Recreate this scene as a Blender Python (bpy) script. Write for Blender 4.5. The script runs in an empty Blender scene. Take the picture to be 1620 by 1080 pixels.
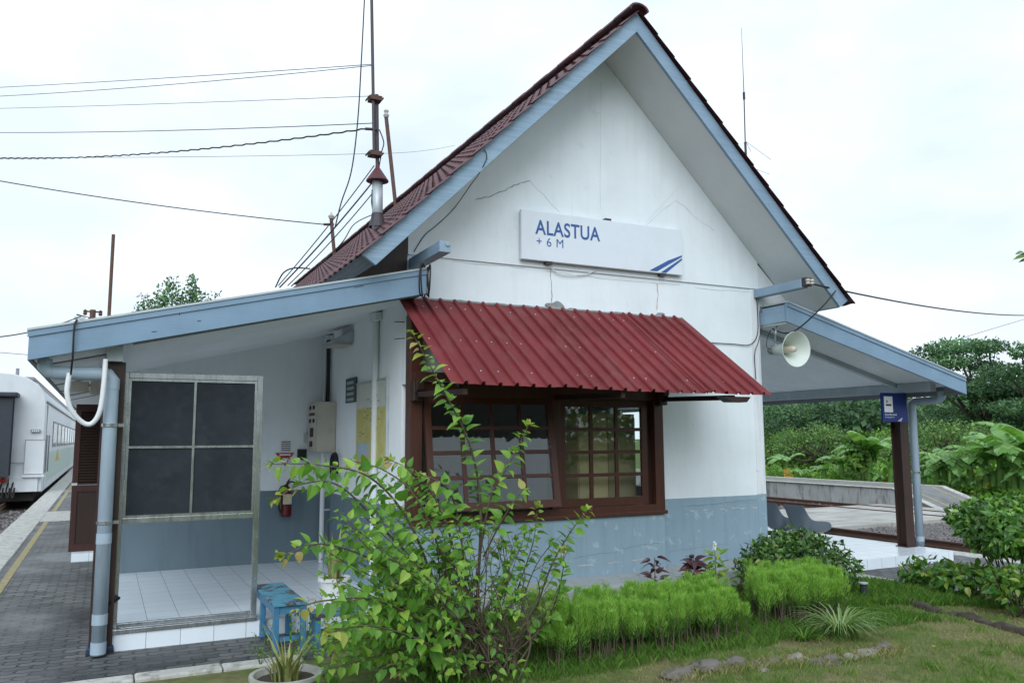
import bpy, math, random
from math import sin, cos, pi, radians, sqrt
from mathutils import Vector, Matrix, noise as mnoise

rnd = random.Random(7)
C = bpy.context.scene.collection

# ------------------------------------------------------------------ camera model
W0, H0 = 1620.0, 1080.0
F = 1290.3258
YAW, PITCH, ROLL = 0.461937786, 0.117721993, -0.00511131775
EYE = Vector((0, 0, 1.9))
def _m3(r): return Matrix(r)
_ca, _sa = cos(YAW), sin(YAW); _cb, _sb = cos(PITCH), sin(PITCH); _cc, _sc = cos(ROLL), sin(ROLL)
MC = (_m3(((_cc, -_sc, 0), (_sc, _cc, 0), (0, 0, 1))) @ _m3(((1, 0, 0), (0, _cb, _sb), (0, -_sb, _cb)))
      @ _m3(((1, 0, 0), (0, 0, -1), (0, 1, 0))) @ _m3(((_ca, -_sa, 0), (_sa, _ca, 0), (0, 0, 1))))
MI = MC.transposed()
def ray(px, py): return MI @ Vector(((px - 810) / F, (py - 540) / F, 1))
def PY(px, py, Y): d = ray(px, py); return EYE + d * (Y / d.y)
def PX(px, py, X): d = ray(px, py); return EYE + d * (X / d.x)
def PZ(px, py, Z): d = ray(px, py); return EYE + d * ((Z - EYE.z) / d.z)

# ------------------------------------------------------------------ materials
MATS = {}
class N:
    """tiny node-tree helper"""
    def __init__(s, name):
        s.m = bpy.data.materials.new(name); s.m.use_nodes = True
        s.t = s.m.node_tree; s.t.nodes.clear()
        s.out = s.t.nodes.new('ShaderNodeOutputMaterial')
    def n(s, typ, **kw):
        x = s.t.nodes.new(typ)
        for k, v in kw.items():
            if k.startswith('i_'):
                x.inputs[k[2:].replace('_', ' ')].default_value = v
            else: setattr(x, k, v)
        return x
    def l(s, a, b): s.t.links.new(a, b)
    def coord(s, which='Object', scale=(1, 1, 1), rot=(0, 0, 0)):
        tc = s.n('ShaderNodeTexCoord'); mp = s.n('ShaderNodeMapping')
        mp.inputs['Scale'].default_value = scale; mp.inputs['Rotation'].default_value = rot
        s.l(tc.outputs[which], mp.inputs['Vector']); return mp.outputs[0]
    def noise(s, vec, scale, detail=4, rough=.55):
        x = s.n('ShaderNodeTexNoise'); x.inputs['Scale'].default_value = scale
        x.inputs['Detail'].default_value = detail; x.inputs['Roughness'].default_value = rough
        s.l(vec, x.inputs['Vector']); return x.outputs['Fac']
    def ramp(s, fac, stops):
        x = s.n('ShaderNodeValToRGB'); e = x.color_ramp.elements
        while len(e) < len(stops): e.new(.5)
        for q, (p, c) in zip(e, stops): q.position = p; q.color = (*c, 1) if len(c) == 3 else c
        s.l(fac, x.inputs['Fac']); return x.outputs['Color']
    def mix(s, fac, a, b, typ='MIX'):
        x = s.n('ShaderNodeMix', data_type='RGBA', blend_type=typ)
        for sock, v in ((x.inputs[0], fac), (x.inputs[6], a), (x.inputs[7], b)):
            if hasattr(v, 'is_linked') or hasattr(v, 'links'): s.l(v, sock)
            else: sock.default_value = v if isinstance(v, (int, float)) else (*v, 1)
        return x.outputs[2]
    def math(s, op, a, b=0.0, c=None):
        x = s.n('ShaderNodeMath', operation=op)
        for i, v in enumerate((a, b) if c is None else (a, b, c)):
            if hasattr(v, 'links'): s.l(v, x.inputs[i])
            else: x.inputs[i].default_value = v
        return x.outputs[0]
    def bump(s, h, strength=.3, dist=.01):
        x = s.n('ShaderNodeBump'); x.inputs['Strength'].default_value = strength; x.inputs['Distance'].default_value = dist
        s.l(h, x.inputs['Height']); return x.outputs[0]
    def bsdf(s, col, rough=.6, metal=0, spec=.5, normal=None, **kw):
        b = s.n('ShaderNodeBsdfPrincipled')
        for nm, v in (('Base Color', col), ('Roughness', rough), ('Metallic', metal), ('Specular IOR Level', spec)):
            if hasattr(v, 'links'): s.l(v, b.inputs[nm])
            elif isinstance(v, tuple): b.inputs[nm].default_value = (*v, 1)
            else: b.inputs[nm].default_value = v
        if normal is not None: s.l(normal, b.inputs['Normal'])
        s.l(b.outputs[0], s.out.inputs['Surface']); return b

def V3(c, k): return tuple(max(0, min(1, x * k)) for x in c)

def paint(name, col, rough=.6, var=.12, scale=3, fine=40, bump=.15, dirt=None, dirt_amt=.35, streak=None, spec=.4, metal=0, bdist=.004):
    """paint or metal with uneven tone, fine grain and optional dirt of a colour of its own"""
    g = N(name); v = g.coord()
    a = g.noise(v, scale, 5, .6); f = g.noise(v, fine, 3, .6)
    c = g.ramp(a, ((.25, V3(col, 1 - var)), (.75, V3(col, 1 + var))))
    if dirt:
        vs = g.coord(scale=streak) if streak else v
        d = g.noise(vs, 2.2 if streak else scale * 1.7, 8, .65)
        m = g.math('MULTIPLY', g.ramp(d, ((.5, (0, 0, 0)), (.72, (1, 1, 1)))), dirt_amt)
        c = g.mix(m, c, dirt)
    r = g.math('ADD', g.math('MULTIPLY', a, .25), rough - .12)
    g.bsdf(c, r, metal, spec, g.bump(f, bump, bdist))
    MATS[name] = g.m; return g.m

def streaked(name, col, dark, axis_rot=(0, 0, 0), stretch=(60, 60, 1.5), rough=.5, amt=.5, bump=.3, spec=.4, lo=.42, hi=.75):
    """painted or bare timber: grain stretched along one axis"""
    g = N(name); v = g.coord(scale=stretch, rot=axis_rot); v0 = g.coord()
    gr = g.noise(v, 1.0, 6, .65); b = g.noise(v0, 2.5, 4)
    c = g.ramp(b, ((.3, V3(col, .88)), (.7, V3(col, 1.1))))
    m = g.math('MULTIPLY', g.ramp(gr, ((lo, (0, 0, 0)), (hi, (1, 1, 1)))), amt)
    c = g.mix(m, c, dark)
    g.bsdf(c, rough, 0, spec, g.bump(gr, bump, .004)); MATS[name] = g.m; return g.m

def leafmat(name, stops, transl=.35, rough=.45, spec=.4, clump=None, cl=(.6, 1.45)):
    g = N(name)
    geo = g.n('ShaderNodeNewGeometry')
    c = g.ramp(geo.outputs['Random Per Island'], stops)
    if clump:      # whole sprays of younger, lighter and older, darker leaves
        nz = g.noise(g.coord(), clump, 3, .5)
        c = g.mix(1.0, c, g.ramp(nz, ((.36, (cl[0],) * 3), (.64, (cl[1], cl[1] * 1.02, cl[1] * .9)))), 'MULTIPLY')
    b = g.n('ShaderNodeBsdfPrincipled'); g.l(c, b.inputs['Base Color'])
    b.inputs['Roughness'].default_value = rough; b.inputs['Specular IOR Level'].default_value = spec
    t = g.n('ShaderNodeBsdfTranslucent')
    tc = g.mix(1.0, c, (1.15, 1.25, .5), 'MULTIPLY'); g.l(tc, t.inputs['Color'])
    mx = g.n('ShaderNodeMixShader'); mx.inputs[0].default_value = transl
    g.l(b.outputs[0], mx.inputs[1]); g.l(t.outputs[0], mx.inputs[2]); g.l(mx.outputs[0], g.out.inputs['Surface'])
    MATS[name] = g.m; return g.m

def glassmat(name, tint=(.75, .82, .82), refl=1.0):
    g = N(name)
    tr = g.n('ShaderNodeBsdfTransparent'); tr.inputs[0].default_value = (*tint, 1)
    gl = g.n('ShaderNodeBsdfGlossy'); gl.inputs['Roughness'].default_value = .015
    gl.inputs[0].default_value = (refl, refl, refl, 1)
    fr = g.n('ShaderNodeFresnel'); fr.inputs[0].default_value = 1.52
    mx = g.n('ShaderNodeMixShader'); g.l(fr.outputs[0], mx.inputs[0])
    g.l(tr.outputs[0], mx.inputs[1]); g.l(gl.outputs[0], mx.inputs[2]); g.l(mx.outputs[0], g.out.inputs['Surface'])
    MATS[name] = g.m; return g.m

# walls
def wallmat(name, col, patch, patch_amt, streak_col, streak_amt, lo=.6):
    g = N(name); v = g.coord(); vs = g.coord(scale=(5, 5, .5))
    a = g.noise(v, 1.3, 6, .6); s = g.noise(vs, 2.0, 7, .6); p = g.noise(v, 6, 9, .7); f = g.noise(v, 22, 5, .6)
    c = g.ramp(a, ((.3, V3(col, .93)), (.7, V3(col, 1.04))))
    c = g.mix(g.math('MULTIPLY', g.ramp(s, ((.5, (0, 0, 0)), (.8, (1, 1, 1)))), streak_amt), c, streak_col)
    c = g.mix(g.math('MULTIPLY', g.ramp(p, ((lo, (0, 0, 0)), (lo + .06, (1, 1, 1)))), patch_amt), c, patch)
    g.bsdf(c, .75, 0, .3, g.bump(g.math('ADD', f, g.math('MULTIPLY', a, 2.0)), .25, .006)); MATS[name] = g.m; return g.m
WHITE = wallmat('wall_white', (.73, .79, .83), (.58, .62, .63), .42, (.52, .56, .57), .20, .61)
GABLE = wallmat('gable_white', (.73, .79, .83), (.60, .64, .65), .4, (.54, .58, .59), .26, .61)
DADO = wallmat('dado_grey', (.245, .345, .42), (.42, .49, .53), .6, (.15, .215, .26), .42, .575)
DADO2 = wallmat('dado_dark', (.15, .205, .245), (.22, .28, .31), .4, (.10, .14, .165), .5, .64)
PILAST = wallmat('pilaster_worn', (.70, .73, .76), (.42, .47, .54), .6, (.30, .36, .45), .75, .60)
PLINTH = wallmat('plinth_concrete', (.30, .33, .34), (.20, .22, .21), .5, (.18, .20, .18), .5, .56)
CEIL = wallmat('ceiling_white', (.80, .83, .84), (.52, .52, .50), .25, (.50, .50, .48), .25, .66)
SOFFIT = wallmat('soffit_white', (.68, .72, .74), (.52, .52, .50), .25, (.55, .55, .54), .2, .66)
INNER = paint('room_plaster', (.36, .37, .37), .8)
PWHITE = wallmat('porch_white', (.83, .87, .90), (.66, .70, .71), .35, (.60, .64, .65), .2, .63)
# painted timber
BLUEL = streaked('blue_board_rising', (.21, .32, .43), (.41, .51, .60), (0, radians(-45), 0), (1.6, 50, 60), .5, .55)
BLUER = streaked('blue_board_falling', (.20, .30, .41), (.35, .45, .54), (0, radians(45), 0), (1.6, 50, 60), .5, .4)
BLUEX = streaked('blue_board_level', (.185, .285, .395), (.22, .32, .42), (0, 0, 0), (1.2, 60, 45), .42, .35)
BLUED = streaked('blue_board_depth', (.25, .36, .47), (.15, .20, .26), (0, 0, 0), (60, 1.2, 45), .5, .4)
DGREY = streaked('grey_board_weathered', (.11, .13, .15), (.26, .30, .33), (0, 0, 0), (60, 1.5, 40), .6, .5)
PLANK = streaked('plank_grey', (.24, .25, .26), (.12, .12, .12), (0, 0, 0), (40, 1.0, 40), .7, .6)
BROWN = streaked('brown_timber', (.075, .026, .017), (.035, .013, .010), (0, 0, 0), (40, 40, 1.5), .38, .6)
BROWNX = streaked('brown_timber_level', (.075, .026, .017), (.035, .013, .010), (0, 0, 0), (1.5, 40, 40), .38, .6)
BROWND = streaked('brown_timber_dark', (.03, .015, .011), (.018, .010, .008), (0, 0, 0), (40, 40, 2), .5, .5)
DOORB = streaked('door_brown', (.05, .016, .012), (.02, .009, .008), (0, 0, 0), (40, 40, 1.5), .5, .8)
FOOT = paint('foot_blue', (.012, .03, .085), .6, .3)
POST = streaked('post_brown', (.040, .022, .018), (.075, .050, .040), (0, 0, 0), (30, 30, 2), .5, .4)
# metals and others
TILE = paint('roof_tile_maroon', (.090, .027, .032), .5, .4, 1.6, 30, .3, (.04, .022, .024), .85, spec=.4)
AWN = paint('awning_red', (.168, .030, .033), .50, .32, 1.1, 60, .1, (.20, .085, .082), .5, (3, 1.2, 1.2), spec=.22)
METAL = paint('steel_frame', (.44, .46, .47), .25, .12, 5, 60, .05, (.17, .18, .16), .6, (12, 12, 1.5), spec=.5, metal=.85)
PIPE = paint('pipe_bluegrey', (.33, .42, .50), .45, .08, 3, 60, .05, (.24, .28, .31), .55, (9, 9, 1), spec=.5)
PVC = paint('pvc_white', (.72, .76, .78), .4, .05, 3, 60, .03)
CONDUIT = paint('conduit_white', (.66, .70, .72), .5, .08, 3, 60, .03)
GALV = paint('galvanised', (.45, .50, .53), .45, .15, 6, 60, .1, spec=.5, metal=.3)
MAST = paint('mast_steel', (.045, .04, .05), .5, .3, 6, 50, .2, (.12, .04, .03), .5)
RUST = paint('rusty_steel', (.10, .055, .04), .7, .35, 8, 60, .3, (.05, .03, .03), .6)
BLACK = paint('black_rubber', (.012, .012, .013), .5, .2, 8, 60, .1)
CABLE = paint('cable_black', (.02, .02, .022), .55, .2, 8, 60, .05)
CREAM = paint('panel_cream', (.50, .47, .40), .5, .06, 3, 60, .05, (.30, .22, .16), .35)
MESHP = paint('dark_mesh', (.020, .026, .033), .7, .35, 3, 160, .35, (.045, .055, .065), .5, spec=.25)
SIGNW = paint('sign_white', (.66, .72, .78), .45, .04, 1.5, 60, .02, (.55, .60, .63), .3)
LOGO = paint('logo_blue', (.035, .10, .30), .5, .05)
SIGNB = paint('sign_blue', (.008, .025, .16), .45, .1, 3, 60, .02)
SIGNB2 = paint('poster_blue', (.02, .10, .38), .5, .1)
INKW = paint('ink_white', (.75, .78, .80), .5, .03)
INKD = paint('ink_dark', (.02, .03, .05), .5, .05)
SRED = paint('sign_red', (.38, .02, .03), .5, .1)
ERED = paint('extinguisher_red', (.11, .010, .010), .3, .1)
YELP = paint('plan_yellow', (.50, .46, .13), .6, .12, 4, 60, .02, (.62, .64, .56), .6)
PLANW = paint('plan_pale', (.55, .57, .50), .6, .1, 4)
PLANB = paint('plan_bluish', (.36, .44, .50), .6, .1, 4)
PLAQ = paint('plaque_slate', (.05, .065, .07), .5, .1)
PLAQT = paint('plaque_text', (.35, .40, .40), .5, .15)
BENCH = paint('bench_blue', (.05, .19, .33), .5, .15, 6, 60, .15, (.09, .04, .025), .5)
BENCHT = wallmat('bench_blue_peeling', (.085, .26, .36), (.075, .035, .025), .92, (.05, .14, .20), .6, .49)
SEAT = paint('seat_grey', (.095, .125, .15), .38, .08, 3, 60, .02, spec=.5)
HORN = paint('horn_pale', (.60, .66, .62), .4, .06, 3, 60, .03, (.42, .48, .42), .4)
HORNY = paint('horn_throat', (.55, .50, .40), .45, .1)
POT = paint('pot_white', (.66, .68, .68), .5, .08, 4, 60, .05, (.42, .43, .38), .4)
POTC = paint('pot_concrete', (.36, .36, .33), .8, .2, 6, 50, .4, (.17, .18, .14), .7)
SOIL = paint('soil', (.055, .042, .030), .9, .35, 8, 40, .6)
BARK = paint('bark', (.085, .068, .055), .85, .3, 10, 50, .5)
TWIG = paint('twig', (.10, .075, .055), .8, .3, 12, 60, .3)
STONE = paint('stone', (.24, .215, .19), .85, .25, 7, 40, .6, (.10, .10, .09), .6)
STONED = streaked('stone_dark_layered', (.15, .135, .12), (.05, .05, .045), (0, .3, .3), (6, 20, 30), .85, .7)
LOG = streaked('log_bark', (.050, .038, .032), (.17, .14, .115), (0, 0, 0), (8, 3, 12), .9, .5)
CURB = paint('kerb_paint', (.45, .45, .42), .8, .2, 5, 40, .4, (.13, .125, .11), .9)
YEL = paint('line_yellow', (.32, .275, .14), .8, .2, 8, 60, .3, (.12, .11, .09), .8)
CONC = paint('concrete', (.34, .335, .32), .85, .15, 2, 30, .3, (.16, .16, .15), .6)
CONCW = paint('concrete_stained', (.36, .37, .37), .85, .2, 2, 30, .35, (.05, .055, .05), 1.0, (2.2, 2.2, .5))
PAVE2 = paint('paving_far_grey', (.16, .165, .17), .8, .3, 2.5, 30, .3, (.30, .30, .30), .5)
CROSS = paint('crossing_slab', (.38, .375, .35), .85, .3, 1.2, 30, .3, (.13, .125, .115), .8, (.25, 2.2, 1))
RAIL = paint('rail_rust', (.10, .055, .040), .6, .25, 6, 40, .3, (.05, .03, .025), .6)
TRAINW = paint('train_white', (.62, .66, .69), .35, .05, 1, 60, .02, (.45, .48, .49), .4, (1, 1, .3), spec=.5)
TRAING = paint('train_roof_grey', (.25, .26, .27), .6, .15)
TRAIND = paint('train_dark', (.030, .038, .05), .6, .2)
TRAINU = paint('train_underframe', (.018, .017, .016), .8, .3)
TGREEN = paint('train_green', (.14, .30, .15), .4, .2)
TGREEN2 = paint('train_window', (.06, .13, .08), .12, .4, 3)
TMINT = paint('train_mint', (.44, .56, .50), .4, .15)
TYEL = paint('train_yellow', (.55, .35, .03), .5, .1)
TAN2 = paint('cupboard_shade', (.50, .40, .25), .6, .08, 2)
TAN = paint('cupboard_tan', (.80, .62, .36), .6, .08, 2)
GLASS = glassmat('window_glass', (.88, .92, .91))
TGLASS = glassmat('train_glass', (.06, .09, .08))
INSUL = paint('insulator', (.42, .40, .37), .3, .2)
TERRA = paint('flower_white', (.75, .72, .70), .6, .05)

# paving: zigzag interlocking blocks, damp
def paving():
    g = N('paving_blocks'); v = g.coord()
    sep = g.n('ShaderNodeSeparateXYZ'); g.l(v, sep.inputs[0])
    def tri(s, per, amp):
        p = g.math('PINGPONG', s, per); return g.math('MULTIPLY', g.math('SUBTRACT', p, per / 2), amp)
    u = g.math('ADD', sep.outputs[0], tri(sep.outputs[1], .056, .55))
    w = g.math('ADD', sep.outputs[1], tri(sep.outputs[0], .056, .45))
    cm = g.n('ShaderNodeCombineXYZ'); g.l(u, cm.inputs[0]); g.l(w, cm.inputs[1])
    b = g.n('ShaderNodeTexBrick'); g.l(cm.outputs[0], b.inputs['Vector'])
    b.inputs['Scale'].default_value = 1; b.inputs['Brick Width'].default_value = .224; b.inputs['Row Height'].default_value = .112
    b.inputs['Mortar Size'].default_value = .011; b.inputs['Mortar Smooth'].default_value = .35; b.offset = .5
    b.inputs['Color1'].default_value = (.050, .056, .062, 1); b.inputs['Color2'].default_value = (.120, .124, .128, 1); b.inputs['Mortar'].default_value = (.010, .011, .009, 1)
    a = g.noise(v, .55, 6, .6); f = g.noise(v, 60, 4, .6); d = g.noise(v, 2.6, 7, .65)
    c = g.mix(1.0, b.outputs['Color'], g.ramp(a, ((.40, (.38, .40, .42)), (.60, (1.6, 1.58, 1.5)))), 'MULTIPLY')
    c = g.mix(g.math('MULTIPLY', g.ramp(d, ((.5, (0, 0, 0)), (.7, (1, 1, 1)))), .35), c, (.16, .155, .145))
    r = g.ramp(a, ((.36, (.30, .30, .30)), (.6, (.75, .75, .75))))
    h = g.math('ADD', g.math('MULTIPLY', b.outputs['Fac'], -1.0), g.math('MULTIPLY', f, .35))
    g.bsdf(c, r, 0, .45, g.bump(h, .7, .008)); MATS['paving_blocks'] = g.m; return g.m
PAVE = paving()

def tiles(name, plane, ox, oy, tint=(.76, .83, .90)):
    g = N(name); tc = g.n('ShaderNodeTexCoord'); sep = g.n('ShaderNodeSeparateXYZ'); g.l(tc.outputs['Object'], sep.inputs[0])
    cm = g.n('ShaderNodeCombineXYZ')
    g.l(g.math('SUBTRACT', sep.outputs['XY'.index(plane[0])], ox), cm.inputs[0])
    g.l(g.math('SUBTRACT', sep.outputs['XYZ'.index(plane[1])], oy), cm.inputs[1])
    b = g.n('ShaderNodeTexBrick'); g.l(cm.outputs[0], b.inputs['Vector']); b.offset = 0
    b.inputs['Scale'].default_value = 1; b.inputs['Brick Width'].default_value = .2955; b.inputs['Row Height'].default_value = .2955
    b.inputs['Mortar Size'].default_value = .0028; b.inputs['Mortar Smooth'].default_value = .2
    b.inputs['Color1'].default_value = (*tint, 1); b.inputs['Color2'].default_value = (*V3(tint, .95), 1); b.inputs['Mortar'].default_value = (.26, .26, .25, 1)
    a = g.noise(tc.outputs['Object'], 1.6, 7, .65)
    c = g.mix(g.math('MULTIPLY', g.ramp(a, ((.5, (0, 0, 0)), (.75, (1, 1, 1)))), .3), b.outputs['Color'], (.52, .53, .51))
    g.bsdf(c, .22, 0, .5, g.bump(g.math('MULTIPLY', b.outputs['Fac'], -1.0), .3, .002)); MATS[name] = g.m; return g.m
TFLOOR = tiles('floor_tiles', 'XY', .228, 8.47)
TRISE = tiles('riser_tiles', 'XZ', .195, -.14)
TSIDE = tiles('riser_tiles_side', 'YZ', 8.47, -.14)

def lawnmat(name, dry, green, dark):
    g = N(name); v = g.coord()
    a = g.noise(v, .9, 6, .65); b = g.noise(v, 7, 8, .7); f = g.noise(v, 90, 4, .7)
    c = g.ramp(a, ((.40, green), (.58, dry)))
    c = g.mix(g.math('MULTIPLY', g.ramp(b, ((.42, (0, 0, 0)), (.62, (1, 1, 1)))), .6), c, dark)
    c = g.mix(g.math('MULTIPLY', g.ramp(f, ((.4, (0, 0, 0)), (.7, (1, 1, 1)))), .4), c, V3(dry, 1.25))
    g.bsdf(c, .9, 0, .15, g.bump(g.math('ADD', f, b), .9, .02)); MATS[name] = g.m; return g.m
LAWN = lawnmat('lawn', (.235, .215, .105), (.12, .185, .045), (.075, .08, .04))
VERGE = lawnmat('verge', (.12, .15, .045), (.06, .13, .025), (.04, .06, .02))
EARTH = lawnmat('earth', (.11, .10, .085), (.075, .072, .062), (.05, .046, .04))
GRAVEL = paint('ballast_stone', (.165, .155, .155), .85, .35, 25, 60, .5)

# foliage (leaf colours; far trees have distance haze mixed in)
L_BUSH = leafmat('leaf_bush', ((0, (.075, .19, .032)), (.45, (.145, .33, .05)), (.85, (.24, .44, .07)), (1, (.34, .48, .09))), .38)
L_TIP = leafmat('leaf_tip', ((0, (.20, .38, .05)), (.7, (.34, .40, .08)), (1, (.45, .28, .17))), .35)
L_HEDGE = leafmat('leaf_feathery', ((0, (.15, .33, .05)), (.5, (.255, .475, .08)), (1, (.41, .60, .16))), .4, .6, .2)
L_HEDGE2 = leafmat('leaf_feathery_low', ((0, (.05, .12, .025)), (.6, (.09, .20, .04)), (1, (.15, .27, .06))), .3, .6, .2)  # darker green for the lower needles
L_SHRUB = leafmat('leaf_shrub', ((0, (.028, .075, .020)), (.6, (.055, .135, .030)), (.92, (.11, .22, .04)), (1, (.24, .22, .07))), .25, .35, .5, 4, (.75, 1.3))
L_SHRUB2 = leafmat('leaf_shrub_bright', ((0, (.035, .10, .023)), (.5, (.075, .195, .036)), (1, (.18, .33, .055))), .3, .35, .5, 3.5, (.7, 1.4))
L_VARI = leafmat('leaf_mottled', ((0, (.05, .15, .03)), (.5, (.10, .24, .04)), (.88, (.18, .30, .05)), (1, (.36, .38, .06))), .35, .35, .5)
L_PURP = leafmat('leaf_purple', ((0, (.045, .018, .028)), (.6, (.09, .035, .05)), (1, (.17, .055, .06))), .2, .35, .5)
L_LIME = leafmat('leaf_lime', ((0, (.13, .28, .04)), (1, (.34, .42, .06))), .35)
L_GRASS = leafmat('blade_green', ((0, (.05, .13, .02)), (.6, (.09, .20, .03)), (1, (.16, .26, .05))), .3, .6, .2)
L_GRASS2 = leafmat('blade_green_light', ((0, (.08, .16, .03)), (.6, (.13, .23, .045)), (1, (.24, .30, .09))), .3, .6, .2)
L_DRY = leafmat('blade_lawn', ((0, (.13, .175, .045)), (.5, (.24, .235, .10)), (1, (.42, .36, .20))), .25, .7, .2)
L_STRIPE = leafmat('blade_pale', ((0, (.12, .23, .06)), (1, (.29, .38, .16))), .3, .5, .3)
L_BAN = leafmat('leaf_banana', ((0, (.13, .29, .08)), (.6, (.22, .42, .13)), (1, (.36, .55, .22))), .4, .35, .5)
L_BANY = leafmat('leaf_banana_dead', ((0, (.34, .20, .04)), (1, (.55, .36, .06))), .3)
L_TREE = leafmat('leaf_tree_dark_hazed', ((0, (.045, .105, .060)), (.6, (.075, .160, .078)), (1, (.13, .23, .10))), .25, .5, .3, .45)  # distance haze put into the leaf colour: brighter and bluer
L_TREE2 = leafmat('leaf_tree_mid', ((0, (.065, .135, .045)), (.6, (.11, .205, .065)), (1, (.20, .30, .10))), .3, .5, .3, .8)
L_TREE3 = leafmat('leaf_tree_bright', ((0, (.07, .18, .035)), (.6, (.13, .27, .05)), (1, (.24, .38, .08))), .35, .5, .3, .7)
L_SNAKE = leafmat('leaf_snake', ((0, (.10, .15, .05)), (1, (.34, .34, .12))), .15, .4, .4)

# ------------------------------------------------------------------ mesh builder
class MB:
    def __init__(s): s.v = []; s.f = []
    def add(s, verts, faces):
        o = len(s.v); s.v.extend([tuple(q) for q in verts]); s.f.extend([tuple(i + o for i in f) for f in faces]); return s
    def box(s, x0, x1, y0, y1, z0, z1):
        return s.add([(x0, y0, z0), (x1, y0, z0), (x1, y1, z0), (x0, y1, z0), (x0, y0, z1), (x1, y0, z1), (x1, y1, z1), (x0, y1, z1)],
                     [(0, 3, 2, 1), (4, 5, 6, 7), (0, 1, 5, 4), (1, 2, 6, 5), (2, 3, 7, 6), (3, 0, 4, 7)])
    def prism(s, poly, ext):
        n = len(poly); e = Vector(ext); a = [Vector(p) for p in poly]
        # orient so the caps face outwards
        nm = Vector((0, 0, 0))
        for i in range(n): nm += (a[i] - a[0]).cross(a[(i + 1) % n] - a[0])
        if nm.dot(e) > 0: a.reverse()
        return s.add(a + [p + e for p in a], [tuple(range(n)), tuple(range(2 * n - 1, n - 1, -1))] +
                     [((i + 1) % n, i, n + i, n + (i + 1) % n) for i in range(n)])
    def xz(s, pts, y0, y1): return s.prism([(x, y0, z) for x, z in pts], (0, y1 - y0, 0))
    def yz(s, pts, x0, x1): return s.prism([(x0, y, z) for y, z in pts], (x1 - x0, 0, 0))
    def xy(s, pts, z0, z1): return s.prism([(x, y, z0) for x, y in pts], (0, 0, z1 - z0))
    def bar(s, p0, p1, w, h, up=(0, 0, 1)):
        p0 = Vector(p0); p1 = Vector(p1); d = (p1 - p0).normalized(); u = Vector(up)
        r = d.cross(u)
        if r.length < 1e-4: r = d.cross(Vector((1, 0, 0)))
        r.normalize(); u = r.cross(d)
        a = [p0 + r * (w / 2 * i) + u * (h / 2 * j) for i, j in ((-1, -1), (1, -1), (1, 1), (-1, 1))]
        return s.prism(a, p1 - p0)
    def tube(s, pts, r, n=8, cap=True):
        pts = [Vector(p) for p in pts]; k = len(pts)
        rs = r if isinstance(r, (list, tuple)) else [r] * k
        o = len(s.v); prev = None
        for i, p in enumerate(pts):
            t = (pts[min(i + 1, k - 1)] - pts[max(i - 1, 0)])
            if t.length < 1e-9: t = Vector((0, 0, 1))
            t.normalize()
            if prev is None:
                a = t.cross(Vector((0, 0, 1)))
                if a.length < .05: a = t.cross(Vector((1, 0, 0)))
            else: a = prev - t * prev.dot(t)
            a.normalize(); prev = a; b = t.cross(a)
            for j in range(n):
                q = 2 * pi * j / n; s.v.append(tuple(p + (a * cos(q) + b * sin(q)) * rs[i]))
        for i in range(k - 1):
            for j in range(n):
                s.f.append((o + i * n + j, o + (i + 1) * n + j, o + (i + 1) * n + (j + 1) % n, o + i * n + (j + 1) % n))
        if cap:
            s.f.append(tuple(o + j for j in range(n))); s.f.append(tuple(o + (k - 1) * n + n - 1 - j for j in range(n)))
        return s
    def lathe(s, base, axis, prof, n=20):
        ax = Vector(axis).normalized(); a = ax.cross(Vector((0, 0, 1)))
        if a.length < .05: a = ax.cross(Vector((1, 0, 0)))
        a.normalize(); b = ax.cross(a); base = Vector(base); o = len(s.v)
        for r, h in prof:
            for j in range(n):
                q = 2 * pi * j / n; s.v.append(tuple(base + ax * h + (a * cos(q) + b * sin(q)) * r))
        for i in range(len(prof) - 1):
            for j in range(n):
                s.f.append((o + i * n + j, o + i * n + (j + 1) % n, o + (i + 1) * n + (j + 1) % n, o + (i + 1) * n + j))
        return s
    def disc(s, c, axis, r, n=20):
        ax = Vector(axis).normalized(); a = ax.cross(Vector((0, 0, 1)))
        if a.length < .05: a = ax.cross(Vector((1, 0, 0)))
        a.normalize(); b = ax.cross(a); c = Vector(c)
        return s.add([c + (a * cos(2 * pi * j / n) + b * sin(2 * pi * j / n)) * r for j in range(n)], [tuple(range(n))])
    def build(s, name, mat, parent=None, smooth=False, bevel=0, origin=None):
        me = bpy.data.meshes.new(name)
        root = parent
        while root is not None and root.parent is not None: root = root.parent
        off = Vector(root.location) if root is not None else Vector(origin or (0, 0, 0))
        me.from_pydata([(x - off.x, y - off.y, z - off.z) for x, y, z in s.v], [], s.f); me.update()
        if smooth:
            me.polygons.foreach_set('use_smooth', [True] * len(me.polygons))
        me.materials.append(mat)
        o = bpy.data.objects.new(name, me); C.objects.link(o)
        if parent is not None: o.parent = parent
        else: o.location = off
        if bevel:
            m = o.modifiers.new('bevel', 'BEVEL'); m.width = bevel; m.segments = 2; m.limit_method = 'ANGLE'; m.angle_limit = radians(40)
        return o

def tag(o, label, cat, group=None):
    o['label'] = label; o['category'] = cat
    if group: o['group'] = group
    return o
def thing(name, label, cat, loc=(0, 0, 0), group=None):
    o = bpy.data.objects.new(name, None); C.objects.link(o); o.location = loc; o.empty_display_size = .2
    return tag(o, label, cat, group)
def struct(o, kind='structure'): o['kind'] = kind; return o
def poly_smooth(o, ang=35):
    me = o.data
    me.polygons.foreach_set('use_smooth', [True] * len(me.polygons))
    try: me.set_sharp_from_angle(angle=radians(ang))
    except Exception: pass
    return o

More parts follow.
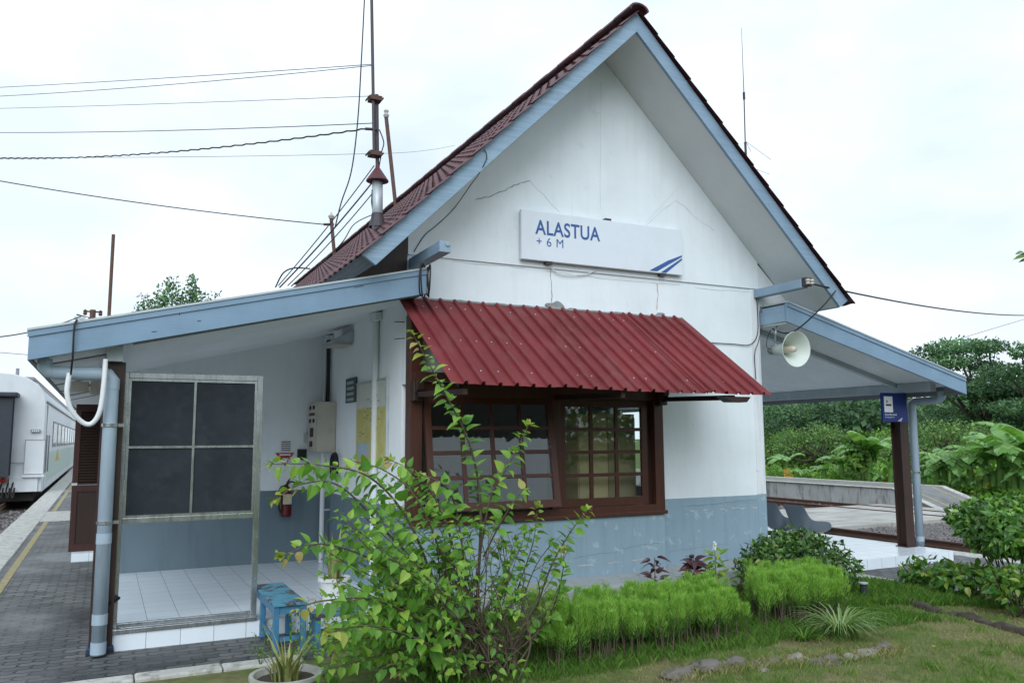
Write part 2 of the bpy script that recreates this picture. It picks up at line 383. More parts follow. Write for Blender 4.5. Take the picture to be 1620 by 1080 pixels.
def text_mesh(body, cap, x0, z0, y, width=None, weight=.012, spacing=1.0, depth=.002):
    """lettering on a plane facing -Y; returns an MB"""
    cu = bpy.data.curves.new('lettering', 'FONT'); cu.body = body; cu.size = 1; cu.offset = weight; cu.space_character = spacing
    ob = bpy.data.objects.new('lettering', cu); C.objects.link(ob)
    dg = bpy.context.evaluated_depsgraph_get(); me = bpy.data.meshes.new_from_object(ob.evaluated_get(dg))
    vs = [v.co.copy() for v in me.vertices]; fs = [tuple(p.vertices) for p in me.polygons]
    bpy.data.objects.remove(ob); bpy.data.curves.remove(cu); bpy.data.meshes.remove(me)
    zx = [v.y for v in vs]; xx = [v.x for v in vs]
    sz = cap / (max(zx) - min(zx)); sx = width / (max(xx) - min(xx)) if width else sz
    m = MB(); m.add([(x0 + (v.x - min(xx)) * sx, y, z0 + (v.y - min(zx)) * sz) for v in vs], fs); return m

def catenary(a, b, sag, n=16):
    a = Vector(a); b = Vector(b)
    return [a.lerp(b, i / n) - Vector((0, 0, 4 * sag * (i / n) * (1 - i / n))) for i in range(n + 1)]
def spline(pts, n=8):
    pts = [Vector(p) for p in pts]; out = []
    for i in range(len(pts) - 1):
        p0 = pts[max(i - 1, 0)]; p1 = pts[i]; p2 = pts[i + 1]; p3 = pts[min(i + 2, len(pts) - 1)]
        for k in range(n):
            t = k / n
            out.append(.5 * ((2 * p1) + (p2 - p0) * t + (2 * p0 - 5 * p1 + 4 * p2 - p3) * t * t + (3 * p1 - p0 - 3 * p2 + p3) * t ** 3))
    out.append(pts[-1]); return out

# ------------------------------------------------------------------ setting: ground, platforms, tracks
g = MB()
prof = [(-500, -.62), (-1.75, -.62), (12.6, -.62), (12.62, -.22), (24, -.22), (27, -.12), (600, -.12)]
ys = [-300, -20, 0, 10, 20, 40, 80, 150, 300, 800]
for i, (x, z) in enumerate(prof):
    for y in ys: g.v.append((x, y, z))
n = len(ys)
for i in range(len(prof) - 1):
    for j in range(n - 1): g.f.append((i * n + j, (i + 1) * n + j, (i + 1) * n + j + 1, i * n + j + 1))
struct(g.build('ground', EARTH))
struct(MB().box(-1.7, 12.35, -14, 95, -.6, 0).build('platform_paving', PAVE))
struct(MB().box(12.35, 12.78, -14, 95, -.6, .004).build('platform_edge_right', CURB, bevel=.02))
cb = MB()
y = 2.0
while y < 95:
    L = .98; cb.box(-1.80, -1.26, y, y + L - .015, -.6, .012 + rnd.uniform(-.004, .006)); y += L
struct(cb.build('platform_coping', CURB, bevel=.015))
struct(MB().box(-1.16, -1.06, -10, 95, .002, .007).build('yellow_line', YEL))
struct(MB().box(-1.255, -.12, 22.4, 25.4, .002, .012).build('painted_cross_band', CURB))
vg = MB(); vg.add([(26.4, -200, -.10), (600, -200, -.10), (600, 700, -.10), (26.4, 700, -.10)], [(0, 1, 2, 3)])
struct(vg.build('verge', VERGE))

# garden ground: softly uneven lawn sheet
def inside_garden(x, y):
    if y > 8.42 or y < -6: return False
    if y > 7.28: return 1.95 < x < 9.05
    return .15 < x < 9.05
lw = MB(); idx = {}; st = .12
def lawn_z(x, y):
    e = min(x - .15, 9.05 - x, 8.5 - y, 7.3 - y if x < 1.95 else 9)
    return .012 + max(0, min(1, e / .4)) * (.035 + .03 * mnoise.noise(Vector((x * .8, y * .8, 0))) + .012 * mnoise.noise(Vector((x * 4, y * 4, 3))))
nx, ny = int(9.0 / st), int(14.6 / st)
for i in range(nx + 1):
    for j in range(ny + 1):
        x, y = .12 + i * st, -6.1 + j * st
        idx[i, j] = len(lw.v); lw.v.append((x, y, lawn_z(x, y)))
for i in range(nx):
    for j in range(ny):
        x, y = .12 + (i + .5) * st, -6.1 + (j + .5) * st
        if inside_garden(x, y): lw.f.append((idx[i, j], idx[i + 1, j], idx[i + 1, j + 1], idx[i, j + 1]))
struct(lw.build('lawn', LAWN, smooth=True))

kb = thing('garden_kerb', 'long pale worn concrete kerb in front of the tiled porch step', 'kerb', (.7, 7.35, 0))
m = MB()
for k in range(3): m.box(-.35 + k * .66, .30 + k * .66, 7.26, 7.44, .0, .045 + .006 * (k % 2))
m.build('kerb_block', CURB, kb, bevel=.015)
kb2 = thing('garden_kerb', 'white kerb blocks between the lawn and the right hand paving', 'kerb', (9.1, 6, 0))
m = MB(); yy = 1.0
while yy < 7.7: m.box(9.06, 9.26, yy, yy + .78, 0, .06); yy += .80
m.build('kerb_block', CURB, kb2, bevel=.015)

def rail(xc, z, label):
    r = thing('rail', label, 'rail', (xc, 12, z), 'railway rails')
    pr = [(-.065, -.13), (.065, -.13), (.065, -.115), (.012, -.10), (.012, -.035), (.034, -.028), (.034, 0), (-.034, 0), (-.034, -.028), (-.012, -.035), (-.012, -.10), (-.065, -.115)]
    MB().xz([(xc + a, z + b) for a, b in pr], -15, 130).build('rail_bar', RAIL, r)
rail(12.98, -.045, 'rusty rail tucked against the edge of the tiled right platform')
rail(14.05, -.03, 'rusty rail running along the near side of the grey ballast')
rail(18.30, -.02, 'rusty rail crossing in front of the seats, nearer of the middle pair')
rail(19.37, -.02, 'rusty rail at the foot of the stained far platform wall')
rail(24.6, -.03, 'rusty rail beyond the ramp of the far platform, nearer one')
rail(25.7, -.03, 'rusty rail beyond the ramp of the far platform, farther one')
rail(-3.10, -.33, 'rail under the white train carriage, on the platform side')
rail(-4.17, -.33, 'rail under the white train carriage, on the far side')
# ballast
bl = MB()
def pebble(m, x, y, z, r):
    d = [Vector((1, 0, 0)), Vector((-1, 0, 0)), Vector((0, 1, 0)), Vector((0, -1, 0)), Vector((0, 0, 1)), Vector((0, 0, -1))]
    q = Matrix.Rotation(rnd.uniform(0, 6), 3, Vector((rnd.uniform(-1, 1), rnd.uniform(-1, 1), rnd.uniform(-1, 1))).normalized())
    m.add([Vector((x, y, z)) + q @ (a * r * rnd.uniform(.6, 1.2)) for a in d],
          [(0, 2, 4), (2, 1, 4), (1, 3, 4), (3, 0, 4), (2, 0, 5), (1, 2, 5), (3, 1, 5), (0, 3, 5)])
for k in range(5200):
    x = rnd.uniform(14.15, 18.2); y = rnd.uniform(7.5, 13.0)
    pebble(bl, x, y, -.16 + .03 * mnoise.noise(Vector((x, y, 0))) + rnd.uniform(0, .03), rnd.uniform(.03, .06))
for k in range(1500):
    x = rnd.choice((rnd.uniform(14.15, 18.2), rnd.uniform(18.4, 20.2))); y = rnd.uniform(16.8, 26)
    pebble(bl, x, y, -.15, rnd.uniform(.04, .08))
for k in range(900):
    pebble(bl, rnd.uniform(-3.0, -1.9), rnd.uniform(8, 34), -.58, rnd.uniform(.04, .08))
struct(bl.build('ballast', GRAVEL), 'stuff')
cr = MB()
for (a, b) in ((13.05, 13.98), (14.13, 16.1), (16.13, 18.22), (18.38, 19.29), (19.45, 20.25)):
    cr.box(a, b, 13.05, 16.7, -.2, -.035)
struct(cr.build('level_crossing', CROSS, bevel=.02))
# far platform with its ramp
fp = thing('far_platform', 'low grey platform across the tracks with black stained wall and ramp', 'platform', (21.5, 20, -.2))
MB().yz([(14.9, -.22), (14.9, -.10), (16.35, .40), (120, .40), (120, -.22)], 20.3, 22.5).build('platform_wall', CONCW, fp)
MB().yz([(14.9, -.095), (16.35, .405), (120, .405), (120, .425), (16.35, .425), (14.9, -.075)], 20.25, 20.5).build('edge_strip', CURB, fp)
MB().yz([(14.9, -.097), (16.35, .403), (120, .403), (120, .413), (16.35, .413), (14.9, -.087)], 20.503, 22.3).build('paved_top', PAVE2, fp)
MB().yz([(14.9, -.095), (16.35, .405), (120, .405), (120, .425), (16.35, .425), (14.9, -.075)], 22.303, 22.55).build('edge_strip', CURB, fp)
for xx in (20.85, 21.9): MB().yz([(14.9, -.086), (16.35, .414), (120, .414), (120, .418), (16.35, .418), (14.9, -.082)], xx, xx + .09).build('yellow_stripe', YEL, fp)
struct(MB().xy([(20.3, 13.0), (24.2, 13.0), (24.2, 16.4), (22.6, 16.4), (22.6, 14.89), (20.3, 14.89)], -.2, -.09).build('ramp_foot_paving', CONC))

# ------------------------------------------------------------------ station building
B = thing('station_building', 'small white station building with maroon tiled gable roof and grey dado', 'building', (5.56, 8.6, 0))
XL, XR, YF, YE = 2.97, 8.15, 8.6, 27.5
AX, AZ, SL = 5.61, 6.84, .985        # soffit apex
def soff(x): return AZ - SL * abs(x - AX)
# gable wall
w = MB(); w.box(6.33, 8.0, YF, YF + .15, 1.118, 2.5)
w.box(XL, 8.0, YF, YF + .15, 2.5, 3.96)
w.build('front_wall', WHITE, B)
MB().xz([(XL, 3.96), (XR, 3.96), (XR, soff(XR)), (AX, AZ), (XL, soff(XL))], YF - .022, YF + .15).build('gable_wall', GABLE, B)
MB().box(8.0, XR + .004, YF - .012, YF + .15, 1.12, 3.955).build('corner_pilaster', PILAST, B, bevel=.01)
MB().box(8.0, XR + .004, YF - .010, YF + .15, 0.02, 1.1195).build('pilaster_foot', DADO, B, bevel=.008)
MB().box(6.33, 8.0, YF - .004, YF + .15, 0, 1.118).build('dado', DADO, B)
MB().box(XL, 6.33, 8.45, YF + .15, 0, 1.02).build('bay_base', DADO, B, bevel=.006)
MB().box(6.345, 8.15, YF - .006, YF, 1.02, 1.035).build('dado_ledge', DADO, B)
pl = MB(); pl.yz([(8.18, 0), (8.18, .17), (8.22, .20), (8.45, .27), (8.45, 0)], XL, 6.33); pl.yz([(8.33, 0), (8.33, .20), (8.36, .24), (8.594, .29), (8.594, 0)], 6.335, 8.3)
pl.build('plinth', PLINTH, B)
# side walls, back wall
s_ = MB(); s_.box(XL, XL + .15, YF + .15, YE, 1.13, 4.2); s_.build('side_wall', PWHITE, B)
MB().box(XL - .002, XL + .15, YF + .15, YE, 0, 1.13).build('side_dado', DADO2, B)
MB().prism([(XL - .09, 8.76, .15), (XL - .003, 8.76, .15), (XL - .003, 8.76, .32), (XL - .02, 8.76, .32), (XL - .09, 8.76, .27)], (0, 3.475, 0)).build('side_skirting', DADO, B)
r_ = MB()
r_.box(8.0, XR, YF + .15, 9.2, .02, 4.2); r_.box(8.0, XR, 12.2, YE, .02, 4.2); r_.box(8.0, XR, 9.2, 12.2, .02, 1.1); r_.box(8.0, XR, 9.2, 12.2, 2.4, 4.2)
r_.build('track_side_wall', WHITE, B)
MB().xz([(XL, 0), (XR, 0), (XR, 4.3), (AX, AZ), (XL, 4.2)], YE, YE + .15).build('rear_wall', WHITE, B)
# room inside, seen through the glass
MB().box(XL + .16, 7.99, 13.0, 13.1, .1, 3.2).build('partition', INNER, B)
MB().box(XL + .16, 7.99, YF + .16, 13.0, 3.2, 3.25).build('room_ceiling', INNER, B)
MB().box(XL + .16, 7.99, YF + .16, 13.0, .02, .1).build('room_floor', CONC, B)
# lean-to room behind the porch
MB().xz([(.16, 1.165), (XL - .003, 1.165), (XL - .003, 3.46), (.16, 2.80)], 12.24, 12.36).build('porch_wall', PWHITE, B)
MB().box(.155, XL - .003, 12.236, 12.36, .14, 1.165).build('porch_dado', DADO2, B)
MB().box(.16, .28, 12.37, YE, 0, 2.74).build('platform_wall', WHITE, B)

# main roof : tiled slopes with stepped wavy tiles
def roof_slope(sign):
    m = MB(); rows = 14; per = .215; samp = 8
    half = 3.425; y0, y1 = 7.72, 27.6
    ny = int((y1 - y0) / per * samp)
    base = AZ + .228
    prev = None
    L = half / rows
    dirv = Vector((sign, 0, -SL)).normalized(); nrm = Vector((sign * SL, 0, 1)).normalized()
    slant = sqrt(1 + SL * SL)
    for r in range(rows):
        a = Vector((AX, 0, base)) + dirv * (slant * L * r); b = Vector((AX, 0, base)) + dirv * (slant * L * (r + 1) + .02)
        o = len(m.v)
        for j in range(ny + 1):
            yy = y0 + j * per / samp
            wv = .012 * (1 - abs(((j / samp) % 1) * 2 - 1) ** 2) + .010 * sin(2 * pi * j / samp)
            jit = .004 * mnoise.noise(Vector((r * 3.1, yy * 1.3, sign)))
            for p, hgt in ((a, 0.0), (b, .018), (b, .001)):
                q = p + nrm * (hgt + wv + jit); m.v.append((q.x, yy, q.z))
        for j in range(ny):
            k = o + j * 3
            f1 = (k, k + 3, k + 4, k + 1); f2 = (k + 1, k + 4, k + 5, k + 2)
            if sign > 0: f1 = f1[::-1]; f2 = f2[::-1]
            m.f.append(f1[::-1]); m.f.append(f2[::-1])
    return m
for sg in (-1, 1): poly_smooth(roof_slope(sg).build('roof_slope', TILE, B), 50)
rt = MB(); yy = 7.725
while yy < 27.6:
    pr = [(.15 * cos(pi - pi * k / 8) * .95, (.088 * sin(pi * k / 8) - .04)) for k in range(9)]
    inner = [(a * .85, b - .02) for a, b in reversed(pr)]
    rt.xz([(AX + a, AZ + .275 + b + .008 * (int(yy * 3) % 2)) for a, b in pr + inner], yy, yy + .37); yy += .36
rt.build('ridge_tile', TILE, B)
# roof deck under tiles and sloping soffit boards
for sg in (-1, 1):
    x0, x1 = AX, AX + sg * 3.30
    MB().xz([(x0, AZ + .19), (x1, AZ + .19 - SL * 3.30), (x1, AZ + .215 - SL * 3.30), (x0, AZ + .215)], 7.85, 27.5).build('roof_deck', DGREY, B)
    a = AX + sg * .001
    MB().xz([(a, AZ), (AX + sg * 3.24, AZ - SL * 3.24), (AX + sg * 3.24, AZ - SL * 3.24 + .02), (a, AZ + .02)], 7.835, YF - .024).build('gable_soffit', SOFFIT, B)
# bargeboards on the front gable
hb = .235
for sg, mat, e in ((-1, BLUEL, 3.35), (1, BLUER, 3.34)):
    t = .145 * .98
    MB().xz([(AX, AZ + hb), (AX, AZ - .012), (AX + sg * (e - .10), AZ - .012 - SL * (e - .10)), (AX + sg * (e + .045), AZ + .145 - SL * (e + .0)), (AX + sg * (e + .06), AZ + hb - SL * (e + .06))][:3] +
            [(AX + sg * (e + .05), AZ + hb - SL * (e + .05))], 7.79, 7.832).build('bargeboard', mat, B, bevel=.004)
# eaves along the long sides
MB().prism([(2.26, 7.835, 3.755), (2.36, 7.835, 3.64), (2.39, 7.835, 3.665), (2.29, 7.835, 3.785)], (0, 19.6, 0)).build('eave_board', DGREY, B)
MB().prism([(8.98, 7.835, 3.785), (8.87, 7.835, 3.635), (8.84, 7.835, 3.66), (8.95, 7.835, 3.80)], (0, 19.6, 0)).build('eave_board', BLUED, B)
MB().box(8.16, 8.86, 8.60, 27.4, 3.645, 3.66).build('eave_soffit', SOFFIT, B)
MB().xz([(8.16, 3.66), (8.86, 3.66), (8.86, 3.67), (8.16, 4.31)], 8.585, 8.60).build('eave_soffit', SOFFIT, B)
# purlin ends that stick out under the roof
b1 = MB(); b1.box(2.975, 3.10, 7.62, YF - .024, 3.79, 3.905); b1.build('purlin_end', BLUED, B, bevel=.004)
MB().tube([PY(708.5, 386, 7.618), PY(708.5, 386, 7.60)], .02, 10).build('bolt', INSUL, B)
b2 = MB(); b2.box(8.06, 8.19, 7.72, YF - .024, 3.83, 3.945); b2.build('purlin_end', BLUED, B, bevel=.004)
# dark wedge sheet painted as the shaded void between purlin and lean-to, left
MB().xz([(2.36, 3.66), (2.96, 4.22), (2.96, 3.70)], 8.585, 8.60).build('gable_void_shade', POST, B)

# lean-to roofs (left porch, right platform)
def leanto(sg, xa, xb, za, zb, cz):
    """xa,za outer eave; xb,zb against the building; top edge"""
    k = (zb - za) / (xb - xa)
    z = lambda x, d: za + k * (x - xa) - d
    MB().xz([(xa, z(xa, 0)), (xb, z(xb, 0)), (xb, z(xb, .255)), (xa, z(xa, .245))], 8.1, 8.135).build('fascia', BLUEX, B, bevel=.003)
    MB().xz([(xa - .01, z(xa, -.022)), (xb + .003, z(xb, -.022)), (xb + .003, z(xb, .045)), (xa - .01, z(xa, .045))], 8.086, 8.0995).build('flashing', BLUEX, B)
    top = MB(); top.xz([(xa - .015, z(xa, -.028)), (xb, z(xb, -.028)), (xb, z(xb, -.008)), (xa - .015, z(xa, -.008))], 8.075, 27.5); top.build('leanto_sheet', GALV, B)
    s = -1 if xa < xb else 1
    xo = xa + (.005 if s < 0 else -.005); xi = xb
    MB().xz([(xo - s * .03, z(xo, cz)), (xi, z(xi, cz)), (xi, z(xi, cz - .012)), (xo - s * .03, z(xo, cz - .012))], 8.136, 27.4).build('porch_ceiling', CEIL, B)
    e0, e1 = sorted((xa, xa - s * .03)); MB().box(e0, e1, 8.136, 27.4, z(xa, .245), z(xa, .01)).build('eave_fascia', PLANK, B)
    return z
zl = leanto(-1, -.62, 3.015, 2.83, 3.69, .225)
zr = leanto(1, 11.82, 8.18, 2.77, 3.695, .11)
MB().box(3.0, 3.018, 8.136, 8.575, 3.44, 3.68).build('fascia_return', BLUED, B)
MB().box(8.176, 8.194, 8.136, 8.70, 3.445, 3.675).build('fascia_return', BLUED, B)
MB().box(8.196, 8.9, 8.136, 8.70, 3.425, 3.437).build('box_soffit', CEIL, B)
for pts_ in ([(274, 478), (281, 479), (281, 484), (276, 485)], [(278, 492), (284, 493), (284, 499)], [(183, 510), (190, 509)], [(240, 525), (248, 524)], [(312, 508), (318, 507)], [(560, 455), (575, 452)]):
    m = MB(); pp = [PY(a_, b_, 8.0985) for a_, b_ in pts_]
    for a_, b_ in zip(pp, pp[1:]):
        d_ = (b_ - a_).normalized(); n_ = Vector((-d_.z, 0, d_.x)) * .003; m.prism([a_ - n_, b_ - n_, b_ + n_, a_ + n_], (0, -.001, 0))
    m.build('paint_chip', INKD, B)
# ceiling battens: light edge strip behind the left fascia, rafter on the right
MB().xz([(.2, zl(.2, .262)), (2.95, zl(2.95, .262)), (2.95, zl(2.95, .232)), (.2, zl(.2, .232))], 8.14, 8.20).build('ceiling_batten', PLANK, B)
MB().xz([(8.3, zr(8.3, .19)), (11.46, zr(11.46, .19)), (11.46, zr(11.46, .115)), (8.3, zr(8.3, .115))], 9.05, 9.13).build('rafter', GALV, B)
# plank joints under the left eave
for k in range(6):
    yy = 8.9 + k * 1.5; MB().xz([(-.58, zl(-.58, .245)), (.0, zl(0, .245)), (.0, zl(0, .228)), (-.58, zl(-.58, .228))], yy, yy + .03).build('ceiling_batten', PLANK, B)
# eave beams and posts
MB().box(-.012, .125, 8.33, 27, 2.62, 2.765).build('eave_beam', GALV, B, bevel=.004)
MB().box(11.47, 11.61, 8.46, 27, 2.59, 2.735).build('eave_beam', GALV, B, bevel=.004)
def post(x0, x1, y0, y1, zt, z0):
    p = MB(); t = .012
    p.box(x0, x1, y0, y0 + t, z0, zt); p.box(x0, x1, y1 - t, y1, z0, zt); p.box((x0 + x1) / 2 - .03, (x0 + x1) / 2 + .03, y0 + t, y1 - t, z0, zt); p.box(x0 - .02, x1 + .02, y0 - .02, y1 + .02, z0, z0 + .015)
    return p.build('post', POST, B)
post(-.035, .155, 8.42, 8.58, 2.62, 0.0)
post(11.50, 11.69, 9.06, 9.24, 2.589, .145)
MB().box(-.05, .17, 8.40, 8.60, 0, .07).build('post_foot', FOOT, B, bevel=.02)
for k in range(1, 5):
    MB().box(.0, .12, 8.42 + 4 * k + 1, 8.54 + 4 * k + 1, 0, 2.62).build('post', POST, B); MB().box(11.49, 11.60, 9.1 + 4 * k, 9.25 + 4 * k, .145, 2.589).build('post', POST, B)
# porch floors
MB().box(.13, 2.965, 8.488, 12.236, 0, .146).build('porch_floor', TFLOOR, B)
MB().box(.125, 2.96, 8.47, 8.488, 0, .147).build('step_riser', TRISE, B)
MB().box(.112, .130, 8.488, 12.4, 0, .145).build('step_riser', TSIDE, B)
MB().box(8.32, 11.75, 8.488, 26, 0, .146).build('porch_floor', TFLOOR, B)
MB().box(8.32, 11.77, 8.47, 8.488, 0, .147).build('step_riser', TRISE, B)
MB().box(11.75, 11.77, 8.488, 26, 0, .147).build('step_riser', TSIDE, B)
MB().box(-.37, .158, 14.85, 17.2, 0, .13).build('door_step', TFLOOR, B)
# louvred door leaf standing open on the platform side
dl = MB(); dl.box(-.42, -.34, 15.0, 15.045, .14, 2.48); dl.box(.075, .150, 15.0, 15.045, .14, 2.48); dl.box(-.34, .075, 15.0, 15.045, .14, .26); dl.box(-.34, .075, 15.0, 15.045, 1.08, 1.18); dl.box(-.34, .075, 15.0, 15.045, 2.36, 2.48)
door = dl.build('door', DOORB, B)
MB().box(-.34, .075, 15.02, 15.03, .26, 1.08).build('panel', BROWND, door)
lv = MB(); zz = 1.2
while zz < 2.34: lv.prism([(-.34, 14.995, zz), (-.34, 15.0, zz - .006), (-.34, 15.045, zz + .035), (-.34, 15.04, zz + .041)], (.415, 0, 0)); zz += .045
lv.build('louvre', BROWND, door)
MB().box(-.425, -.345, 14.985, 15.0, 1.18, 1.22).build('hinge', GALV, door)
# cracks and repair marks in the plaster
def crack(pix, wdt=.006, mat=INKD, Y=YF - .0235):
    m = MB(); p = [PY(a, b, Y) for a, b in pix]; q = []
    for i in range(len(p) - 1):
        for k in range(5):
            t = k / 5; v = p[i].lerp(p[i + 1], t); q.append(v + Vector((rnd.uniform(-.008, .008), 0, rnd.uniform(-.008, .008))))
    q.append(p[-1])
    n_ = len(q); L_ = []; R_ = []
    for i in range(n_):
        d = (q[min(i + 1, n_ - 1)] - q[max(i - 1, 0)]).normalized(); nn = Vector((-d.z, 0, d.x)) * wdt * rnd.uniform(.2, .8); L_.append(q[i] - nn); R_.append(q[i] + nn)
    m.add(L_ + R_ + [v + Vector((0, -.0012, 0)) for v in L_ + R_],
          [(2 * n_ + i, 2 * n_ + i + 1, 3 * n_ + i + 1, 3 * n_ + i) for i in range(n_ - 1)] + [(i, 2 * n_ + i, 2 * n_ + i + 1, i + 1) for i in range(n_ - 1)] + [(n_ + i, n_ + i + 1, 3 * n_ + i + 1, 3 * n_ + i) for i in range(n_ - 1)])
    return m.build('crack', mat, B)
CRK = paint('crack_grey', (.16, .17, .17), .9, .3)
CRK3 = paint('paint_peel', (.55, .58, .58), .9, .2)
CRK2 = paint('crack_faint', (.42, .44, .44), .9, .2)
crack([(752, 316), (775, 310), (800, 300), (815, 292), (838, 286)], .007, CRK)
crack([(838, 286), (860, 308), (885, 336)], .003, CRK2)
crack([(1020, 358), (1045, 335), (1068, 318), (1082, 325), (1100, 345), (1130, 365)], .003, CRK2)
crack([(1022, 352), (1080, 290)], .002, CRK2)
crack([(950, 130), (950, 330)], .002, CRK2)
for seg in ([(716, 413), (760, 418), (830, 424)], [(865, 428), (930, 437), (1010, 446), (1075, 450)], [(1100, 456), (1190, 462)]): crack(seg, .004, CRK2, YF - .0015)
crack([(985, 868), (1015, 862), (1048, 858)], .0022, CRK, 8.4485)
crack([(905, 884), (940, 876), (985, 872)], .0018, CRK, 8.4485)
crack([(1088, 800), (1130, 797), (1180, 791), (1205, 790)], .0025, CRK, YF - .0065)
crack([(1058, 872), (1085, 868), (1150, 860)], .0015, CRK, YF - .0055)
for _x in (1092, 1112, 1140, 1158, 1166, 1190): crack([(_x, 806 + (1120 - _x) * .05), (_x + rnd.uniform(5, 14), 806 + (1110 - _x) * .05)], .007, CRK3, YF - .0055)
for _x, _y in ((884, 873), (915, 895), (962, 890), (1000, 886)): crack([(_x, _y), (_x + rnd.uniform(10, 26), _y - 2)], .013, CRK2, 8.4485)
crack([(871, 424), (872, 450), (873, 480)], .006, CRK, YF - .0015)
crack([(1040, 450), (1041, 470), (1039, 490)], .008, paint('rust_mark', (.40, .20, .13), .9), YF - .0015)
PATCH = paint('cement_patch', (.25, .26, .26), .95, .25, 12, 40, .8)
for (px, py, r) in ((880, 484, .10), (905, 490, .05), (1043, 497, .05)):
    c = PY(px, py, YF); m = MB(); k = 12
    m.prism([(c.x + r * cos(2 * pi * i / k) * rnd.uniform(.8, 1.7), YF - .02, c.z + r * .55 * sin(2 * pi * i / k) * rnd.uniform(.7, 1.2)) for i in range(k)], (0, .019, 0)); m.build('mortar_patch', PATCH, B, bevel=.006)
# mortar line where the awning meets the wall
m = MB(); q = []
for k in range(60):
    x = 2.9 + 3.9 * k / 59; q.append(Vector((x, YF - .012, 3.462 + .012 * mnoise.noise(Vector((x * 6, 0, 0))) )))
m.tube(q, [.018 + .012 * abs(mnoise.noise(Vector((v.x * 9, 2, 0)))) for v in q], 6); m.build('mortar_bead', PATCH, B)

# ---- bay window
def sash(parent, x0, x1, z0, z1, y, cols, rows, fw, mw, th, xform=None):
    f = MB(); gl = MB()
    f.box(x0, x0 + fw, y, y + th, z0, z1); f.box(x1 - fw, x1, y, y + th, z0, z1)
    f.box(x0 + fw, x1 - fw, y, y + th, z0, z0 + fw * 1.15); f.box(x0 + fw, x1 - fw, y, y + th, z1 - fw, z1)
    a0, a1, b0, b1 = x0 + fw, x1 - fw, z0 + fw * 1.15, z1 - fw
    for i in range(1, cols):
        c = a0 + (a1 - a0) * i / cols; f.box(c - mw / 2, c + mw / 2, y + .006, y + th - .006, b0, b1)
    for j in range(1, rows):
        c = b0 + (b1 - b0) * j / rows
        for i in range(cols):
            l = a0 + (a1 - a0) * i / cols + (mw / 2 if i else 0); r = a0 + (a1 - a0) * (i + 1) / cols - (mw / 2 if i < cols - 1 else 0)
            f.box(l, r, y + .005, y + th - .005, c - mw / 2, c + mw / 2)
    gl.box(a0, a1, y + th * .55, y + th * .55 + .004, b0, b1)
    if xform:
        f.v = [xform(v) for v in f.v]; gl.v = [xform(v) for v in gl.v]
    s = f.build('sash', BROWN, parent); gl.build('pane', GLASS, s)
    return s
win = MB()
win.box(2.962, 3.10, 8.43, 8.60, .99, 3.26)          # tall left jamb
win.box(6.20, 6.335, 8.44, 8.60, .99, 2.52)          # right jamb
win.box(3.10, 6.20, 8.435, 8.60, .985, 1.075)        # sill rail
win.box(3.10, 6.20, 8.44, 8.60, 2.36, 2.52)          # head
win.box(4.735, 4.85, 8.47, 8.60, 1.075, 2.36)        # mullion
W = win.build('window', BROWN, B, bevel=.004)
MB().box(6.13, 6.199, 8.535, 8.60, 1.075, 2.36).build('frame', BROWND, W)
MB().box(2.955, 6.35, 8.405, 8.4345, .955, 1.0).build('sill', BROWNX, W, bevel=.006)
sash(W, 4.852, 6.128, 1.078, 2.358, 8.50, 3, 4, .085, .042, .045)
hz, hy = 2.36, 8.47; an = radians(9.5)
def tilt(v):
    dz = v[2] - hz; dy = v[1] - hy
    return (v[0], hy + dy * cos(an) + dz * sin(an), hz + dz * cos(an) - dy * sin(an))
sash(W, 3.12, 4.725, 1.10, 2.355, 8.445, 4, 4, .075, .04, .045, tilt)
# awning brackets and timber under the sheet
for xb in (3.02, 6.27):
    br = MB(); br.box(xb - .06, xb + .06, 8.33, 8.438, 2.30, 2.52); br.yz([(8.33, 2.36), (8.33, 2.52), (8.25, 2.52), (8.27, 2.42)], xb - .045, xb + .045)
    br.build('bracket', BROWND, W, bevel=.012)
MB().box(2.98, 6.36, 8.36, 8.434, 2.525, 2.62).build('head_beam', BROWNX, W)

# ---- awning
A = thing('window_awning', 'red corrugated metal awning sloping over the brown station window', 'awning', (4.85, 8.57, 2.4))
def awning_sheet(x0, x1, rib0, zoff):
    m = MB(); pitch = .178; pts = []
    x = x0
    prof = [(0, 0), (.06, .003), (.118, 0), (.124, .026), (.134, .036), (.150, .036), (.160, .026), (.166, .0), (.178, 0)]
    while x < x1 - .001:
        for dx, dz in prof[:-1]:
            if x + dx <= x1: pts.append((x + dx, dz))
        x += pitch
    pts.append((x1, 0))
    ya, za, yb, zb = 8.585, 3.455, 7.0, 2.405
    N_ = 14; o = 0
    nrm = Vector((0, -(za - zb), (ya - yb))).normalized()
    for k in range(N_ + 1):
        t = k / N_; yy = ya + (yb - ya) * t; z = za + (zb - za) * t
        for (x, dz) in pts:
            wob = .006 * mnoise.noise(Vector((x * 1.1, t * 3, 0))) - .05 * t * (x - 2.86) / 3.94 + .012 * t * t * mnoise.noise(Vector((x * 2.3, 5, 0)))
            q = Vector((x, yy, z + wob + zoff)) + nrm * dz; m.v.append(tuple(q))
    n_ = len(pts)
    for k in range(N_):
        for i in range(n_ - 1): m.f.append((k * n_ + i, (k + 1) * n_ + i, (k + 1) * n_ + i + 1, k * n_ + i + 1))
    return m
for (a, b, zo) in ((2.86, 5.86, 0), (5.80, 6.81, .010)):
    o = awning_sheet(a, b, 0, zo).build('roof_sheet', AWN, A); md = o.modifiers.new('thick', 'SOLIDIFY'); md.thickness = .003
for k in range(21):
    for t in (.1, .52, .86):
        if rnd.random() < .45: continue
        x = 2.86 + .178 * k + .05 + rnd.uniform(-.02, .02); yy = 8.585 - 1.585 * t; z = 3.455 - 1.05 * t - .05 * t * (x - 2.86) / 3.94
        MB().lathe((x, yy, z), (0, -.55, .83), [(.006, 0), (.006, .006), (0, .009)], 8).build('screw', INKW, A)
fr_ = MB()
